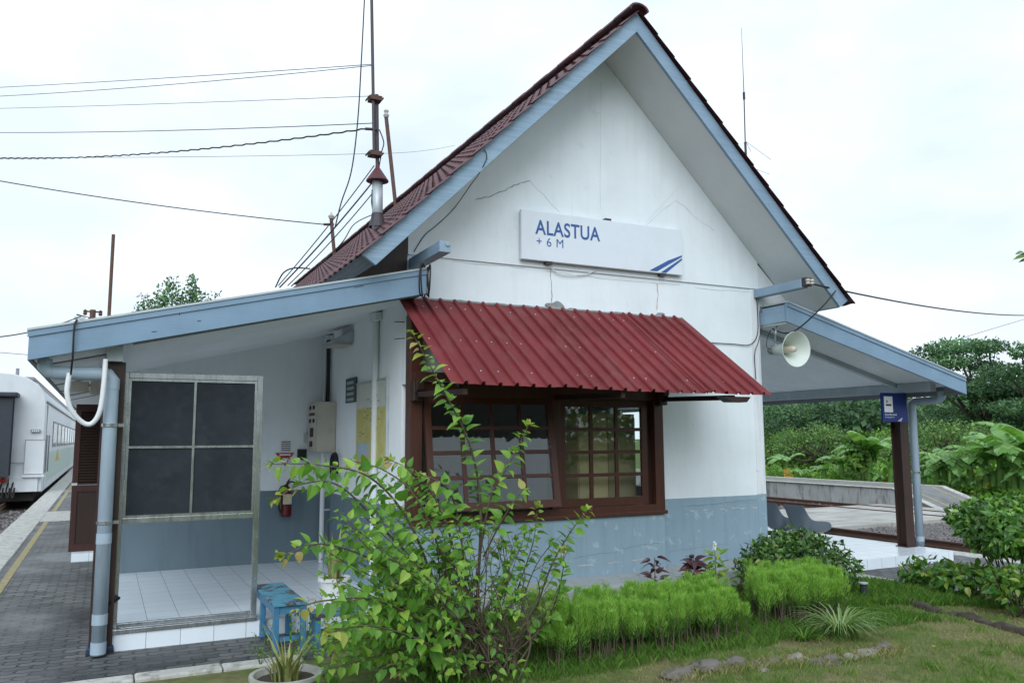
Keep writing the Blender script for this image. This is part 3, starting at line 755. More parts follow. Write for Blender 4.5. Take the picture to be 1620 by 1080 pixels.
for yy in (7.25, 8.0):
    z = 2.405 + (yy - 7.0) * .662 - .075; fr_.bar((2.95, yy, z + .02), (6.55 if yy < 7.5 else 6.7, yy, z - .02), .05, .07)
for xx in (3.02, 4.8, 6.27): fr_.bar((xx, 8.44, 2.375), (xx, 7.06, 2.335), .05, .055); fr_.bar((xx, 8.5, 3.28), (xx, 7.15, 2.40), .05, .05)
fr_.build('support_frame', BROWND, A)
MB().prism([(6.12, 7.03, 2.345), (6.50, 7.03, 2.345), (6.44, 7.03, 2.285), (6.22, 7.03, 2.285)], (0, .14, 0)).build('bracket_end', BROWND, A)

# ---- cupboard behind the glass
t = thing('cupboard', 'tan cupboard standing inside behind the right hand window panes', 'cupboard', (5.73, 9.0, .1))
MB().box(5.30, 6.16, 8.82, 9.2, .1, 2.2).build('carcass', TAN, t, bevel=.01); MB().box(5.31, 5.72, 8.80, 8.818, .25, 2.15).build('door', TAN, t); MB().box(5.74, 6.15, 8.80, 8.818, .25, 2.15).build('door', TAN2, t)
t = thing('desk', 'dark desk standing under the window inside the station office', 'desk', (4.2, 9.4, .1))
MB().box(3.3, 5.3, 9.0, 9.7, .86, .9).build('desk_top', BROWNX, t)
for a in (3.35, 5.2): MB().box(a, a + .06, 9.05, 9.65, .1, .86).build('leg', BROWND, t)

# ------------------------------------------------------------------ signboard
S = thing('station_sign', 'white station name board with blue lettering on the gable wall', 'sign', (5.55, 8.55, 4.05))
tl = PY(824.9, 330, 8.5); brp = PY(1079.5, 436.5, 8.5); tr = PY(1079.5, 364.9, 8.5); bl_ = PY(824.9, 407.5, 8.5)
sx0, sx1 = (tl.x + bl_.x) / 2, (tr.x + brp.x) / 2; sz1, sz0 = (tl.z + tr.z) / 2, (bl_.z + brp.z) / 2
MB().box(sx0, sx1, 8.5, 8.55, sz0, sz1).build('board', SIGNW, S, bevel=.004)
sh, sw = sz1 - sz0, sx1 - sx0
text_mesh('ALASTUA', sh * .30, sx0 + sw * .078, sz1 - sh * .475, 8.4975, sw * .385, .017, 1.05).build('lettering', LOGO, S)
text_mesh('+ 6 M', sh * .175, sx0 + sw * .085, sz1 - sh * .70, 8.4975, sw * .155, 0, 1.1).build('lettering', LOGO, S)
lg = MB()
U = lambda u, v: (sx0 + sw * u, 8.4965, sz0 + sh * v)
lg.prism([U(.775, .03), U(.825, .03), U(.995, .405), U(.995, .44), U(.90, .29)], (0, -.0015, 0))
lg.prism([U(.85, .015), U(.885, .015), U(.995, .335), U(.995, .375)], (0, -.0015, 0))
lg.build('logo', LOGO, S)
for u, v in ((.52, 1), (.16, 0), (.87, 0)): MB().box(sx0 + sw * u - .045, sx0 + sw * u + .045, 8.51, 8.576, sz0 + sh * v - .03, sz0 + sh * v + .03).build('clip', MAST, S)

# ------------------------------------------------------------------ things on the porch and walls
t = thing('screen_frame', 'steel frame holding four dark mesh panels on the tiled porch', 'screen', (.78, 8.6, .15))
f = MB()
for xx in (.135, 1.375): f.box(xx, xx + .055, 8.56, 8.615, .19, 2.54)
f.box(.19, 1.375, 8.56, 8.615, 2.485, 2.54); f.box(.19, 1.375, 8.56, 8.615, 1.125, 1.175)
f.box(.10, 1.42, 8.455, 8.505, .15, .19); f.box(.135, 1.43, 8.73, 8.775, .15, .19)
for xx in (.135, 1.375): f.box(xx, xx + .055, 8.505, 8.73, .149, .189)
f.box(.22, 1.36, 8.56, 8.60, .155, .185)
f.build('frame', METAL, t, bevel=.004)
MB().box(.195, 1.37, 8.58, 8.594, 1.18, 2.48).build('mesh_panel', MESHP, t)
f = MB(); f.box(.775, .797, 8.565, 8.579, 1.18, 2.48); f.box(.195, .774, 8.565, 8.579, 1.82, 1.842); f.box(.798, 1.37, 8.565, 8.579, 1.82, 1.842)
f.box(.192, .215, 8.564, 8.579, 1.176, 2.482); f.box(1.35, 1.373, 8.564, 8.579, 1.176, 2.482); f.box(.216, 1.349, 8.564, 8.579, 2.46, 2.482); f.box(.216, 1.349, 8.564, 8.579, 1.176, 1.198)
f.build('glazing_bar', METAL, t)

t = thing('switch_box', 'cream electric switch box high on the porch side wall', 'electric box', (2.9, 12.0, 1.7))
MB().box(2.70, 2.966, 11.62, 12.18, 1.72, 2.43).build('box', CREAM, t, bevel=.008)
MB().box(2.688, 2.70, 11.65, 12.15, 1.76, 2.40).build('door', CREAM, t, bevel=.003)
k = MB()
for yy, z in ((11.78, 2.35), (12.0, 2.35), (11.78, 2.16), (12.0, 2.16)): MB().lathe((2.688, yy, z), (-1, 0, 0), [(.03, 0), (.03, .018), (0, .02)], 10).build('knob', BLACK, t)
MB().box(2.675, 2.688, 11.82, 11.98, 1.93, 2.06).build('meter', BLACK, t); MB().box(2.675, 2.688, 11.86, 12.0, 1.79, 1.87).build('handle', BLACK, t); MB().box(2.683, 2.688, 11.74, 12.08, 2.235, 2.275).build('strip', RUST, t)
MB().box(2.64, 2.70, 12.186, 12.22, 1.86, 1.98).build('isolator', GALV, t)
def tag1(o, label, cat, group=None): return tag(o, label, cat, group)
def cable(name, pts, r, label, cat='cable', mat=CABLE, n=6, group=None):
    p0 = Vector(pts[0]); o = MB().tube(pts, r, n).build(name, mat, None, smooth=True, origin=tuple(p0)); return tag(o, label, cat, group)
t = thing('wall_conduit', 'white conduit with black cables above the cream switch box', 'conduit', (2.93, 11.9, 2.4))
MB().box(2.90, 2.966, 12.08, 12.15, 2.432, 3.38).build('trunking', CONDUIT, t)
MB().tube([(2.93, 11.95, 2.432), (2.93, 11.95, 3.36)], .018, 8).build('cable', CABLE, t); MB().tube([(2.92, 12.02, 2.432), (2.93, 12.03, 2.9), (2.92, 12.02, 3.36)], .018, 8).build('cable', CABLE, t)
MB().box(2.88, 2.966, 11.88, 12.12, 3.36, 3.42).build('junction_box', CONDUIT, t)
t = thing('wall_conduit', 'white conduit running down from the cream switch box to the floor', 'conduit', (2.9, 12.15, .15))
MB().tube([(2.86, 11.9, 1.72), (2.86, 11.9, .15)], .034, 10).build('pipe', CONDUIT, t); MB().box(2.85, 2.966, 11.87, 11.93, .88, .90).build('clip', GALV, t)
cp = []
for k in range(50):
    a = k / 49 * 2 * pi * 3.3; cp.append((2.90 + .02 * sin(a * .4), 11.42 + .13 * cos(a), 1.55 + .16 * sin(a) - .0003 * k))
cable('cable_coil', cp, .016, 'black cable coil hanging under the cream switch box')
t = thing('tall_conduit', 'tall white conduit down the porch side wall in front of the plan board', 'conduit', (2.93, 9.66, .2))
MB().tube([(2.925, 9.62, .2), (2.925, 9.62, 3.33)], .038, 10).build('pipe', CONDUIT, t); MB().box(2.88, 2.966, 9.50, 9.74, 3.33, 3.43).build('junction_box', CONDUIT, t, bevel=.006)
t = thing('wall_lamp', 'pale bulkhead lamp on the porch side wall above the slate plaque', 'lamp', (2.85, 11.1, 3.2))
MB().prism([(2.966, 10.78, 3.20), (2.70, 10.78, 3.20), (2.72, 10.78, 3.23), (2.966, 10.78, 3.37)], (0, .62, 0)).build('hood', GALV, t, bevel=.004)
MB().box(2.72, 2.96, 10.82, 11.36, 3.165, 3.199).build('diffuser', CREAM, t)
t = thing('wall_plaque', 'small slate plaque with four pale lines on the porch side wall', 'plaque', (2.95, 10.8, 2.37))
MB().box(2.945, 2.966, 10.55, 11.05, 2.385, 2.715).build('plate', PLAQ, t)
k = MB()
for z in (2.65, 2.575, 2.50, 2.425): k.box(2.942, 2.945, 10.62 + rnd.uniform(0, .05), 10.98, z - .02, z + .02)
k.build('text_line', PLAQT, t)
t = thing('plan_board', 'faded yellow evacuation plan board on the porch side wall', 'board', (2.95, 9.85, 1.58))
MB().box(2.945, 2.966, 9.23, 10.50, 1.58, 2.60).build('backing', PLANW, t); MB().box(2.941, 2.945, 9.26, 10.46, 1.585, 2.28).build('plan', YELP, t); MB().box(2.938, 2.941, 9.9, 10.42, 1.66, 1.85).build('paper', PLANB, t)
k = MB(); k.box(2.935, 2.966, 9.20, 9.229, 1.57, 2.62); k.box(2.935, 2.966, 9.23, 10.5, 2.601, 2.62); k.build('frame', GALV, t)
k = MB()
for i in range(26):
    yy = rnd.uniform(9.35, 10.3); z = rnd.uniform(1.9, 2.45); k.box(2.939, 2.9405, yy, yy + rnd.uniform(.03, .12), z, z + .008)
k.build('mark', PLAQ, t)
t = thing('fire_extinguisher', 'dark red fire extinguisher hung on the grey porch dado', 'extinguisher', (2.39, 12.1, .85))
MB().lathe((2.39, 12.10, .80), (0, 0, 1), [(0, 0), (.065, 0), (.075, .02), (.075, .34), (.06, .40), (.025, .43), (.025, .46), (0, .46)], 18).build('body', ERED, t, smooth=True)
MB().box(2.33, 2.45, 12.02, 12.03, .98, 1.12).build('paper_label', CREAM, t)
k = MB(); k.tube([(2.39, 12.1, 1.25), (2.44, 12.04, 1.30), (2.50, 12.0, 1.28)], .012, 6); k.tube([(2.39, 12.1, 1.27), (2.43, 12.05, 1.34), (2.49, 12.0, 1.37)], .012, 6); k.build('lever', BLACK, t)
MB().tube(spline([(2.37, 12.08, 1.24), (2.29, 12.05, 1.20), (2.27, 12.05, 1.0), (2.30, 12.04, .86)]), .013, 6).build('hose', BLACK, t)
t = thing('warning_sign', 'red triangular fire extinguisher sign pointing down on the porch wall', 'sign', (2.38, 12.23, 1.5))
MB().xz([(2.215, 1.715), (2.535, 1.715), (2.385, 1.485)], 12.226, 12.234).build('plate', INKW, t); MB().xz([(2.24, 1.703), (2.51, 1.703), (2.385, 1.51)], 12.222, 12.2255).build('panel', SRED, t)
k = MB(); k.xz([(2.355, 1.56), (2.41, 1.56), (2.415, 1.625), (2.36, 1.63)], 12.219, 12.2215); k.tube([(2.36, 12.22, 1.63), (2.33, 12.22, 1.60), (2.335, 12.22, 1.575)], .008, 6); k.tube([(2.41, 12.22, 1.625), (2.44, 12.22, 1.59)], .009, 6); k.box(2.30, 2.46, 12.219, 12.2215, 1.665, 1.685); k.build('pictogram', INKW, t)
t = thing('notice_plate', 'small white notice with dark lines above the red triangle', 'notice', (2.39, 12.23, 1.73))
MB().box(2.315, 2.465, 12.228, 12.2345, 1.725, 1.875).build('plate', INKW, t)
k = MB()
for z in (1.86, 1.83, 1.80, 1.77, 1.74): k.box(2.325, 2.455, 12.225, 12.2275, z - .006, z + .006)
k.build('text_line', RUST, t)
t = thing('socket_box', 'black socket box with a lead running to the conduit', 'socket', (2.61, 12.2, 1.6))
MB().box(2.555, 2.68, 12.16, 12.234, 1.60, 1.755).build('box', BLACK, t, bevel=.006); MB().tube([(2.66, 12.16, 1.60), (2.74, 12.1, 1.50), (2.85, 11.95, 1.40)], .014, 6).build('lead', BLACK, t)
t = thing('wall_poster', 'blue and white banner glimpsed between the porch post and steel frame', 'poster', (.31, 12.22, 1.18))
MB().box(.17, .45, 12.21, 12.232, 1.37, 1.95).build('blue_panel', SIGNB2, t); MB().box(.17, .45, 12.21, 12.232, 1.18, 1.3695).build('white_panel', INKW, t)

# downpipes
t = thing('downpipe', 'blue grey downpipe beside the left porch post with elbow to the gutter', 'pipe', (.045, 8.33, 0))
p = [(-.50, 8.33, 2.62), (-.50, 8.33, 2.55), (-.47, 8.33, 2.51), (-.40, 8.33, 2.50), (-.06, 8.33, 2.50), (.01, 8.33, 2.49), (.04, 8.33, 2.45), (.045, 8.33, 2.38), (.045, 8.33, .02)]
MB().tube(p, .062, 14).build('pipe', PIPE, t, smooth=True)
for z, h in ((2.36, .10), (.98, .09), (.28, .09), (.03, .10)): poly_smooth(MB().tube([(.045, 8.33, z), (.045, 8.33, z + h)], .066, 14).build('socket', PIPE, t))
k = MB()
for z in (2.02, 1.15): k.tube([(.045, 8.33, z), (.045, 8.33, z + .03)], .072, 14); k.box(.10, .16, 8.32, 8.34, z, z + .03)
k.build('clamp', METAL, t)
t = thing('downpipe', 'blue grey downpipe beside the brown post under the right lean-to', 'pipe', (11.86, 9.1, 0))
MB().tube([(11.80, 8.52, 2.60), (11.81, 8.52, 2.50), (11.81, 8.56, 2.46), (11.85, 9.02, 2.46), (11.86, 9.09, 2.44), (11.86, 9.1, 2.36), (11.86, 9.1, .02)], .062, 14).build('pipe', PIPE, t, smooth=True)
for z, h in ((2.33, .09), (.22, .08)): poly_smooth(MB().tube([(11.86, 9.1, z), (11.86, 9.1, z + h)], .066, 14).build('socket', PIPE, t))
k = MB()
for z in (1.30,): k.tube([(11.86, 9.1, z), (11.86, 9.1, z + .03)], .072, 14); k.box(11.70, 11.80, 9.09, 9.11, z, z + .03)
k.build('clamp', METAL, t)
hp = spline([PY(110, 590, 8.2), PY(106, 620, 8.2), PY(113, 648, 8.22), PY(131, 668, 8.25), PY(146, 669, 8.25), PY(158, 650, 8.22), PY(164, 610, 8.2), PY(167, 568, 8.2)], 8)
cable('loose_conduit', hp, .022, 'white loose conduit looping down beside the left porch post', 'conduit', PVC, 10)
cable('hanging_wire', [PY(122, 505, 8.06), PY(118, 512, 8.06), PY(116.5, 530, 8.06), PY(115, 566, 8.08), PY(112, 592, 8.18)], .009, 'thin black wire draped over the left fascia into the white conduit')
t = thing('porch_junction', 'two yellowed boxes under the left eave beside the downpipe', 'junction box', (-.1, 8.9, 2.3))
a = PY(126, 611, 9.2); MB().box(a.x - .08, a.x + .08, 9.2, 9.28, a.z - .05, a.z + .05).build('box', CREAM, t, bevel=.006)
a = PY(154, 608, 9.2); MB().box(a.x - .06, a.x + .07, 9.18, 9.30, a.z - .10, a.z + .10).build('box', CREAM, t, bevel=.006); MB().tube([PY(132, 611, 9.24), PY(150, 608, 9.24)], .012, 6).build('lead', CREAM, t)
t = thing('rope_tie', 'black rope tie holding the steel frame to the porch post', 'tie', (.15, 8.5, .4))
MB().tube(spline([(.12, 8.40, .44), (.16, 8.5, .47), (.20, 8.55, .455), (.14, 8.5, .42)]), .010, 6).build('rope', BLACK, t)

# loudspeaker
ctr = PY(1260, 552, 8.15); vw = (EYE - ctr).normalized()
right = MI @ Vector((1, 0, 0)); ax = (Matrix.Rotation(radians(43), 3, Vector((0, 0, 1))) @ vw); ax.z = -.06; ax.normalize()
t = thing('loudspeaker', 'pale green horn loudspeaker hanging under the right lean-to corner', 'loudspeaker', tuple(ctr))
k = MB(); L = .42
outer = [(.055, -L), (.075, -L + .02), (.085, -L + .16), (.12, -.17), (.17, -.08), (.225, -.015), (.245, 0), (.243, .006)]
k.lathe(ctr, ax, outer + [(.235, 0), (.165, -.085), (.112, -.175), (.07, -.25), (.07, -.27), (0, -.27)], 32); k.build('horn', HORN, t, smooth=True)
MB().lathe(ctr, ax, [(.048, -.27), (.045, -.06), (.036, -.03), (0, -.025)], 18).build('throat', HORNY, t, smooth=True)
MB().lathe(ctr, ax, [(0, -L - .10), (.05, -L - .10), (.062, -L - .06), (.062, -L), (.055, -L + .005)], 18).build('driver', TRAING, t, smooth=True)
bk = ctr + ax * (-L + .06); MB().tube([bk, bk + Vector((-.02, .03, .10)), PY(1227, 527, 8.35), PY(1229, 515, 8.45)], .013, 6).build('bracket', GALV, t)
cable('speaker_wire', spline([PY(1221, 553, 8.3), PY(1213, 548, 8.35), PY(1214, 535, 8.4), PY(1219, 522, 8.5)]), .006, 'short black wire from the horn loudspeaker to the wall')

# insulator on the right purlin
c = Vector((8.13, 7.69, 3.89)); t = thing('insulator', 'grey porcelain insulator on the tip of the right purlin', 'insulator', tuple(c))
k = MB(); k.box(8.08, 8.20, 7.66, 7.715, 3.85, 3.96); k.build('plate', MAST, t); k = MB()
for dx in (0, .07): k.lathe((8.11 + dx, 7.64, 3.86), (0, 0, 1), [(.02, 0), (.035, .015), (.022, .035), (.035, .055), (.022, .075), (0, .08)], 12)
k.build('porcelain', INSUL, t)

# blue smoking sign
t = thing('smoking_sign', 'dark blue smoking area sign fixed to the brown right post', 'sign', (11.2, 9.0, 1.9))
q0 = PY(1394.5, 621, 8.9); q1 = PY(1428, 667, 8.9); bx0, bx1, bz1, bz0 = q0.x, q1.x, q0.z, q1.z
MB().box(bx0, bx1, 8.9, 8.93, bz0, bz1).build('panel', SIGNB, t); MB().box(bx1, bx1 + .14, 8.915, 9.04, bz0, bz1).build('side_panel', SIGNB, t)
u = lambda a, b: (bx0 + (bx1 - bx0) * a, bz0 + (bz1 - bz0) * b)
a, b = u(.10, .33), u(.53, .88); MB().box(a[0], b[0], 8.896, 8.8995, a[1], b[1]).build('pictogram_panel', INKW, t)
k = MB(); a, b = u(.17, .55), u(.45, .61); k.box(a[0], b[0], 8.892, 8.8955, a[1], b[1])
for s0, s1 in ((u(.2, .66), u(.27, .70)), (u(.27, .70), u(.2, .735))): k.bar((s0[0], 8.894, s0[1]), (s1[0], 8.894, s1[1]), .003, .012)
k.build('pictogram', INKD, t)
a = u(.10, .215); text_mesh('Area Merokok', (bz1 - bz0) * .075, a[0], a[1], 8.897, (bx1 - bx0) * .62, .008).build('lettering', INKW, t)
a = u(.10, .125); text_mesh('Smoking Area', (bz1 - bz0) * .058, a[0], a[1], 8.897, (bx1 - bx0) * .48, .002).build('lettering', INKW, t)
k = MB()
for d in (0, .10): k.prism([(u(.74 + d, .02)[0], 8.896, u(0, .02)[1]), (u(.80 + d, .02)[0], 8.896, u(0, .02)[1]), (u(.99, .17 - d * .4)[0], 8.896, u(0, .17 - d * .4)[1]), (u(.95, .14 - d * .2)[0], 8.896, u(0, .14 - d * .2)[1])], (0, -.002, 0))
k.build('logo', INKW, t)

# waiting seats on the right
t = thing('waiting_bench', 'grey plastic bucket seats on a shared beam on the right platform', 'bench', (9.75, 9.9, .146))
def bucket(yc):
    m = MB(); nu, nv = 10, 14; X0 = 9.52
    sec = [(.50, .445), (.44, .43), (.25, .415), (.10, .43), (.03, .50), (0, .62), (-.03, .76), (-.06, .865)]
    zs = [.50, .60, .625, .63, .645, .70, .79, .865]; xs = [.51, .50, .34, .20, .10, .03, -.02, -.06]
    for i, (dx, z) in enumerate(sec):
        hw = [.21, .225, .23, .235, .235, .225, .215, .20][i]
        for j in range(nv + 1):
            q = (j / nv) * 2 - 1; e = (max(0, abs(q) - .45) / .55) ** 1.6
            m.v.append((X0 + dx + (xs[i] - dx) * e, yc + q * hw, z + (zs[i] - z) * e))
    for i in range(len(sec) - 1):
        for j in range(nv): o = i * (nv + 1) + j; m.f.append((o, o + nv + 1, o + nv + 2, o + 1))
    o = m.build('seat', SEAT, t, smooth=True)
    d = o.modifiers.new('thick', 'SOLIDIFY'); d.thickness = .018; d2 = o.modifiers.new('sub', 'SUBSURF'); d2.levels = 1; d2.render_levels = 2
    return o
for yc in (9.42, 9.98, 10.54): bucket(yc)
MB().box(9.66, 9.74, 9.1, 10.9, .33, .39).build('beam', BLACK, t)
for yy in (9.3, 10.7):
    m = MB(); m.tube(spline([(9.40, yy, .15), (9.5, yy, .24), (9.70, yy, .33), (9.9, yy, .24), (10.0, yy, .15)]), .025, 8); m.build('leg', BLACK, t)

# blue bench near the porch step
t = thing('small_bench', 'small blue wooden bench with peeling top beside the porch step', 'bench', (1.6, 8.3, 0))
m = MB(); m.xy([(1.44, 8.86), (1.74, 8.86), (1.74, 7.72), (1.44, 7.72)], .40, .425); m.build('seat', BENCHT, t, bevel=.004)
m = MB()
m.box(1.45, 1.475, 7.80, 8.78, .33, .40); m.box(1.705, 1.73, 7.80, 8.78, .33, .40); m.box(1.475, 1.705, 7.745, 7.77, .33, .40)
m.box(1.50, 1.68, 7.75, 7.765, .09, .13); m.box(1.455, 1.47, 7.80, 8.40, .10, .14); m.build('rail', BENCH, t)
for xx, yy in ((1.445, 7.735), (1.69, 7.735), (1.445, 8.40), (1.69, 8.40)): MB().box(xx, xx + .05, yy, yy + .06, 0, .399).build('leg', BENCH, t, bevel=.003)
t = thing('small_bench', 'second low blue bench half hidden under the bush', 'bench', (2.1, 8.0, 0))
MB().box(1.80, 2.25, 7.70, 8.0, .27, .30).build('seat', BENCHT, t); 
for xx in (1.82, 2.18): MB().box(xx, xx + .05, 7.73, 7.97, 0, .27).build('leg', BENCH, t)

# ------------------------------------------------------------------ masts, antennas and wires
MY = 10.3
t = thing('radio_mast', 'tall dark radio mast clamped above the tiled roof', 'mast', tuple(PY(597, 340, MY)))
k = MB(); k.tube([PY(592, 248, MY), PY(587, -60, MY)], .022, 8); k.build('pole', MAST, t)
k = MB(); k.tube([PY(597, 262, MY + .05), PY(596, 150, MY + .05)], .026, 8); k.build('lower_pole', MAST, t)
k = MB()
for yy in (156, 243):
    a = PY(593, yy, MY); k.box(a.x - .07, a.x + .09, MY - .05, MY + .11, a.z - .03, a.z + .03)
    for d in (-.09, .10): k.tube([(a.x + d, MY - .06, a.z), (a.x + d, MY + .12, a.z)], .012, 6)
k.build('clamp', RUST, t)
a, b = PY(578, 204, MY), PY(596, 205, MY); MB().tube([a, b], .02, 8).build('bracket', MAST, t)
t = thing('roof_vent', 'grey vent pipe with rusty cone cap on the left roof slope', 'vent', tuple(PY(597, 345, MY)))
MB().tube([PY(597, 362, MY), PY(597, 285, MY)], .072, 16).build('pipe', GALV, t, smooth=True)
a = PY(597, 286, MY); MB().lathe((a.x, MY, a.z - .01), (0, 0, 1), [(.0, .02), (.15, 0), (.15, .012), (.03, .19), (.028, .24), (0, .24)], 20).build('cone_cap', TILE, t)
a = PY(597, 340, MY); MB().lathe((a.x, MY, a.z - .12), (0, 0, 1), [(.12, -.05), (.085, .08), (.075, .14)], 16).build('flashing', MAST, t)
e = PX(627, 312, 5.5); t = thing('roof_pole', 'thin leaning pole with porcelain top behind the roof ridge', 'pole', tuple(e))
d0 = PY(611, 186, e.y); MB().tube([e - Vector((0, 0, .3)), d0], .045, 8).build('pole', RUST, t); MB().lathe(d0, (0, 0, 1), [(.05, 0), (.07, .05), (.04, .1), (.06, .15), (0, .2)], 10).build('insulator', INSUL, t)
e = PX(530, 393, 5.4); t = thing('roof_pole', 'short wire bracket pole standing on the far end of the roof', 'pole', tuple(e))
d1 = PY(524, 346, e.y); MB().tube([e - Vector((0, 0, .3)), d1], .05, 8).build('pole', RUST, t); d2 = PY(512, 355, e.y); d3 = PY(528, 355, e.y); MB().tube([d2, d3], .035, 6).build('crossarm', MAST, t); MB().lathe(d1, (0, 0, 1), [(.06, 0), (.09, .07), (.04, .12), (0, .2)], 10).build('insulator', INSUL, t)
YA = 13.0
t = thing('whip_antenna', 'thin whip antenna with radial rods behind the right roof slope', 'antenna', tuple(PY(1180, 250, YA)))
k = MB(); k.tube([PY(1182, 290, YA), PY(1179, 225, YA)], .026, 8); k.tube([PY(1179, 226, YA), PY(1177, 150, YA)], .014, 6); k.tube([PY(1177, 150, YA), PY(1173, 44, YA)], [.010, .004], 6); k.build('whip', MAST, t)
k = MB(); a = PY(1177, 152, YA); k.tube([a - Vector((0, 0, .08)), a + Vector((0, 0, .08))], .026, 8); k.build('coil', BLACK, t)
k = MB()
for q in ((1220, 253), (1168, 232), (1218, 276), (1188, 240)): k.tube([PY(1180, 224 if q[1] < 270 else 262, YA), PY(*q, YA + .1)], .006, 5)
k.build('radial', GALV, t)
# overhead wires to the left
def wire(a, bp, Yb, sag, r, label, twist=False, name='overhead_wire'):
    b = PY(*bp, Yb); pts = catenary(a, b, sag, 24)
    o = cable(name, pts, r, label, 'wire', CABLE, 6, 'overhead wires')
    return o
wire(PY(590, 102, MY), (-260, 149, ), 24, .05, .005, 'uppermost thin wire crossing the sky left of the mast')
wire(PY(588, 104, MY), (-260, 160), 22, .12, .005, 'thin wire just below the uppermost one left of the mast')
wire(PY(592, 152, MY), (-260, 176), 24, .04, .004, 'faint wire at the upper mast clamp running left')
wire(PY(592, 195, MY), (-260, 203), 24, .12, .006, 'straight dark wire above the thick twisted cable')
ta = PY(578, 204, MY); tb = PY(-260, 226, 24)
pts = catenary(ta, tb, .40, 200); d_ = []
for i, p in enumerate(pts): d_.append(p + Vector((0, .006 * cos(i * 2.1), .008 * sin(i * 2.1))))
cable('overhead_cable', d_, .011, 'thick black twisted cable sagging left from the mast', 'wire', CABLE, 6, 'overhead wires')
wire(PY(596, 243, 30), (-260, 247), 34, .1, .008, 'faint level wire behind the mast below the twisted cable')
wire(PY(596, 243, 30), (720, 230), 36, .1, .008, 'faint wire passing behind the mast towards the roof')
wire(PY(512, 355, 23.5), (-260, 236), 30, .22, .016, 'black wire sloping left from the short roof pole', True)
wire(PY(-120, 535, 30), (128, 500), 40, .35, .024, 'thick wire sagging above the left fascia end')
wire(PY(-120, 548, 40), (44, 561), 44, .0, .014, 'thin wire meeting the left fascia above the train')
cable('mast_wire', spline([PY(578, -30, MY), PY(572, 90, MY), PY(566, 190, MY), PY(556, 270, MY), PY(540, 320, MY), PY(530, 360, MY)]), .009, 'loose black wire hanging in a curve beside the mast', 'wire', group='roof wires')
gp = [((592, 262), (440, 452), 'upper guy wire slanting from mast cap to left lean-to roof'), ((592, 285), (442, 455), 'middle guy wire slanting from mast cap to left lean-to roof'), ((590, 305), (455, 452), 'lower guy wire slanting from vent pipe to left lean-to roof')]
for i, (a, b, lb) in enumerate(gp): cable('guy_wire', catenary(PY(*a, MY), PY(*b, 11.0), .04, 12), .007 + .003 * (i == 1), lb, 'wire', group='roof wires')
cable('mast_wire', spline([PY(588, 340, MY), PY(560, 355, MY), PY(540, 385, MY), PY(500, 425, 11)]), .007, 'black wire drooping from the vent pipe foot along the tiles', 'wire', group='roof wires')
cable('mast_wire', spline([PY(490, 425, 11), PY(465, 424, 10.8), PY(448, 432, 10.6), PY(436, 454, 10.4)]), .010, 'arched black wire end standing on the left lean-to roof', 'wire', group='roof wires')
cable('mast_wire', spline([PY(600, 205, MY), PY(607, 225, MY), PY(604, 240, MY), PY(600, 262, MY)]), .008, 'short loop of wire between the two mast clamps', 'wire', group='roof wires')
cable('mast_wire', [PY(589, 300, MY), PY(588, 320, MY), PY(592, 345, MY)], .010, 'short wire running down the side of the vent pipe', 'wire', group='roof wires')
# wires on the right and on the gable
a = Vector((8.17, 7.62, 3.87)); b = PY(1700, 492, 14); cable('overhead_wire', catenary(a, b, .25, 24), .013, 'black twisted wire sagging from the right purlin to the right edge', 'wire', group='overhead wires')
cable('eave_wire', spline([PY(1322, 460, 7.75), PY(1300, 486, 7.8), PY(1265, 518, 8.05), PY(1243, 527, 8.3), PY(1222, 520, 8.5)]), .010, 'black wire curving from the right bargeboard to the lean-to corner', 'wire', group='overhead wires')
cable('overhead_wire', [PY(1440, 559, 30), PY(1700, 481, 34)], .015, 'thin straight wire rising to the right above the trees', 'wire', group='overhead wires')
cable('wall_wire', spline([PY(1197, 470, 8.575), PY(1199, 500, 8.575), PY(1198, 530, 8.575), PY(1186, 545, 8.575), PY(1160, 544, 8.58), PY(1125, 542, 8.58)]), .006, 'black wire looping down the right wall corner towards the awning', 'wire', group='wall wires')
cable('wall_wire', spline([PY(1203, 485, 8.57), PY(1206, 510, 8.57), PY(1200, 540, 8.57), PY(1194, 560, 8.57), PY(1196, 600, 8.57)]), .005, 'thin wire hanging down the worn right wall corner', 'wire', group='wall wires')
cable('wall_wire', spline([PY(766, 236, 7.775), PY(770, 250, 7.775), PY(757, 276, 7.86), PY(745, 292, 8.35), PY(718, 330, 8.56), PY(690, 357, 8.57), PY(672, 372, 8.57), PY(655, 398, 8.57)]), .005, 'thin wire drooping from the left bargeboard across the gable', 'wire', group='wall wires')
cable('wall_wire', spline([PY(873, 425, 8.57), PY(890, 434, 8.57), PY(925, 434, 8.57), PY(950, 424, 8.56)]), .006, 'pale short wire drooping under the station name board', 'wire', CONDUIT, group='wall wires')
cp = []
for k in range(90):
    a = k / 89 * 2 * pi * 4; q = PY(676 - 3 + 2 * sin(k * .21), 445, 8.05)
    cp.append(q + Vector((.05 * sin(a * .5) + .045 * cos(a), .10 * cos(a), .17 * sin(a) + .02 * sin(a * .37))))
cable('cable_coil', cp, .009, 'coil of black cable hung over the right end of left fascia')
for i, (a, b) in enumerate((((624, 509), (640, 509)), ((624, 536), (640, 535)))):
    cable('wall_spike', [PY(*a, 8.42), PY(*b, 8.46)], .006, ('upper' if i == 0 else 'lower') + ' thin steel spike sticking out beside the tall window jamb', 'spike', MAST)

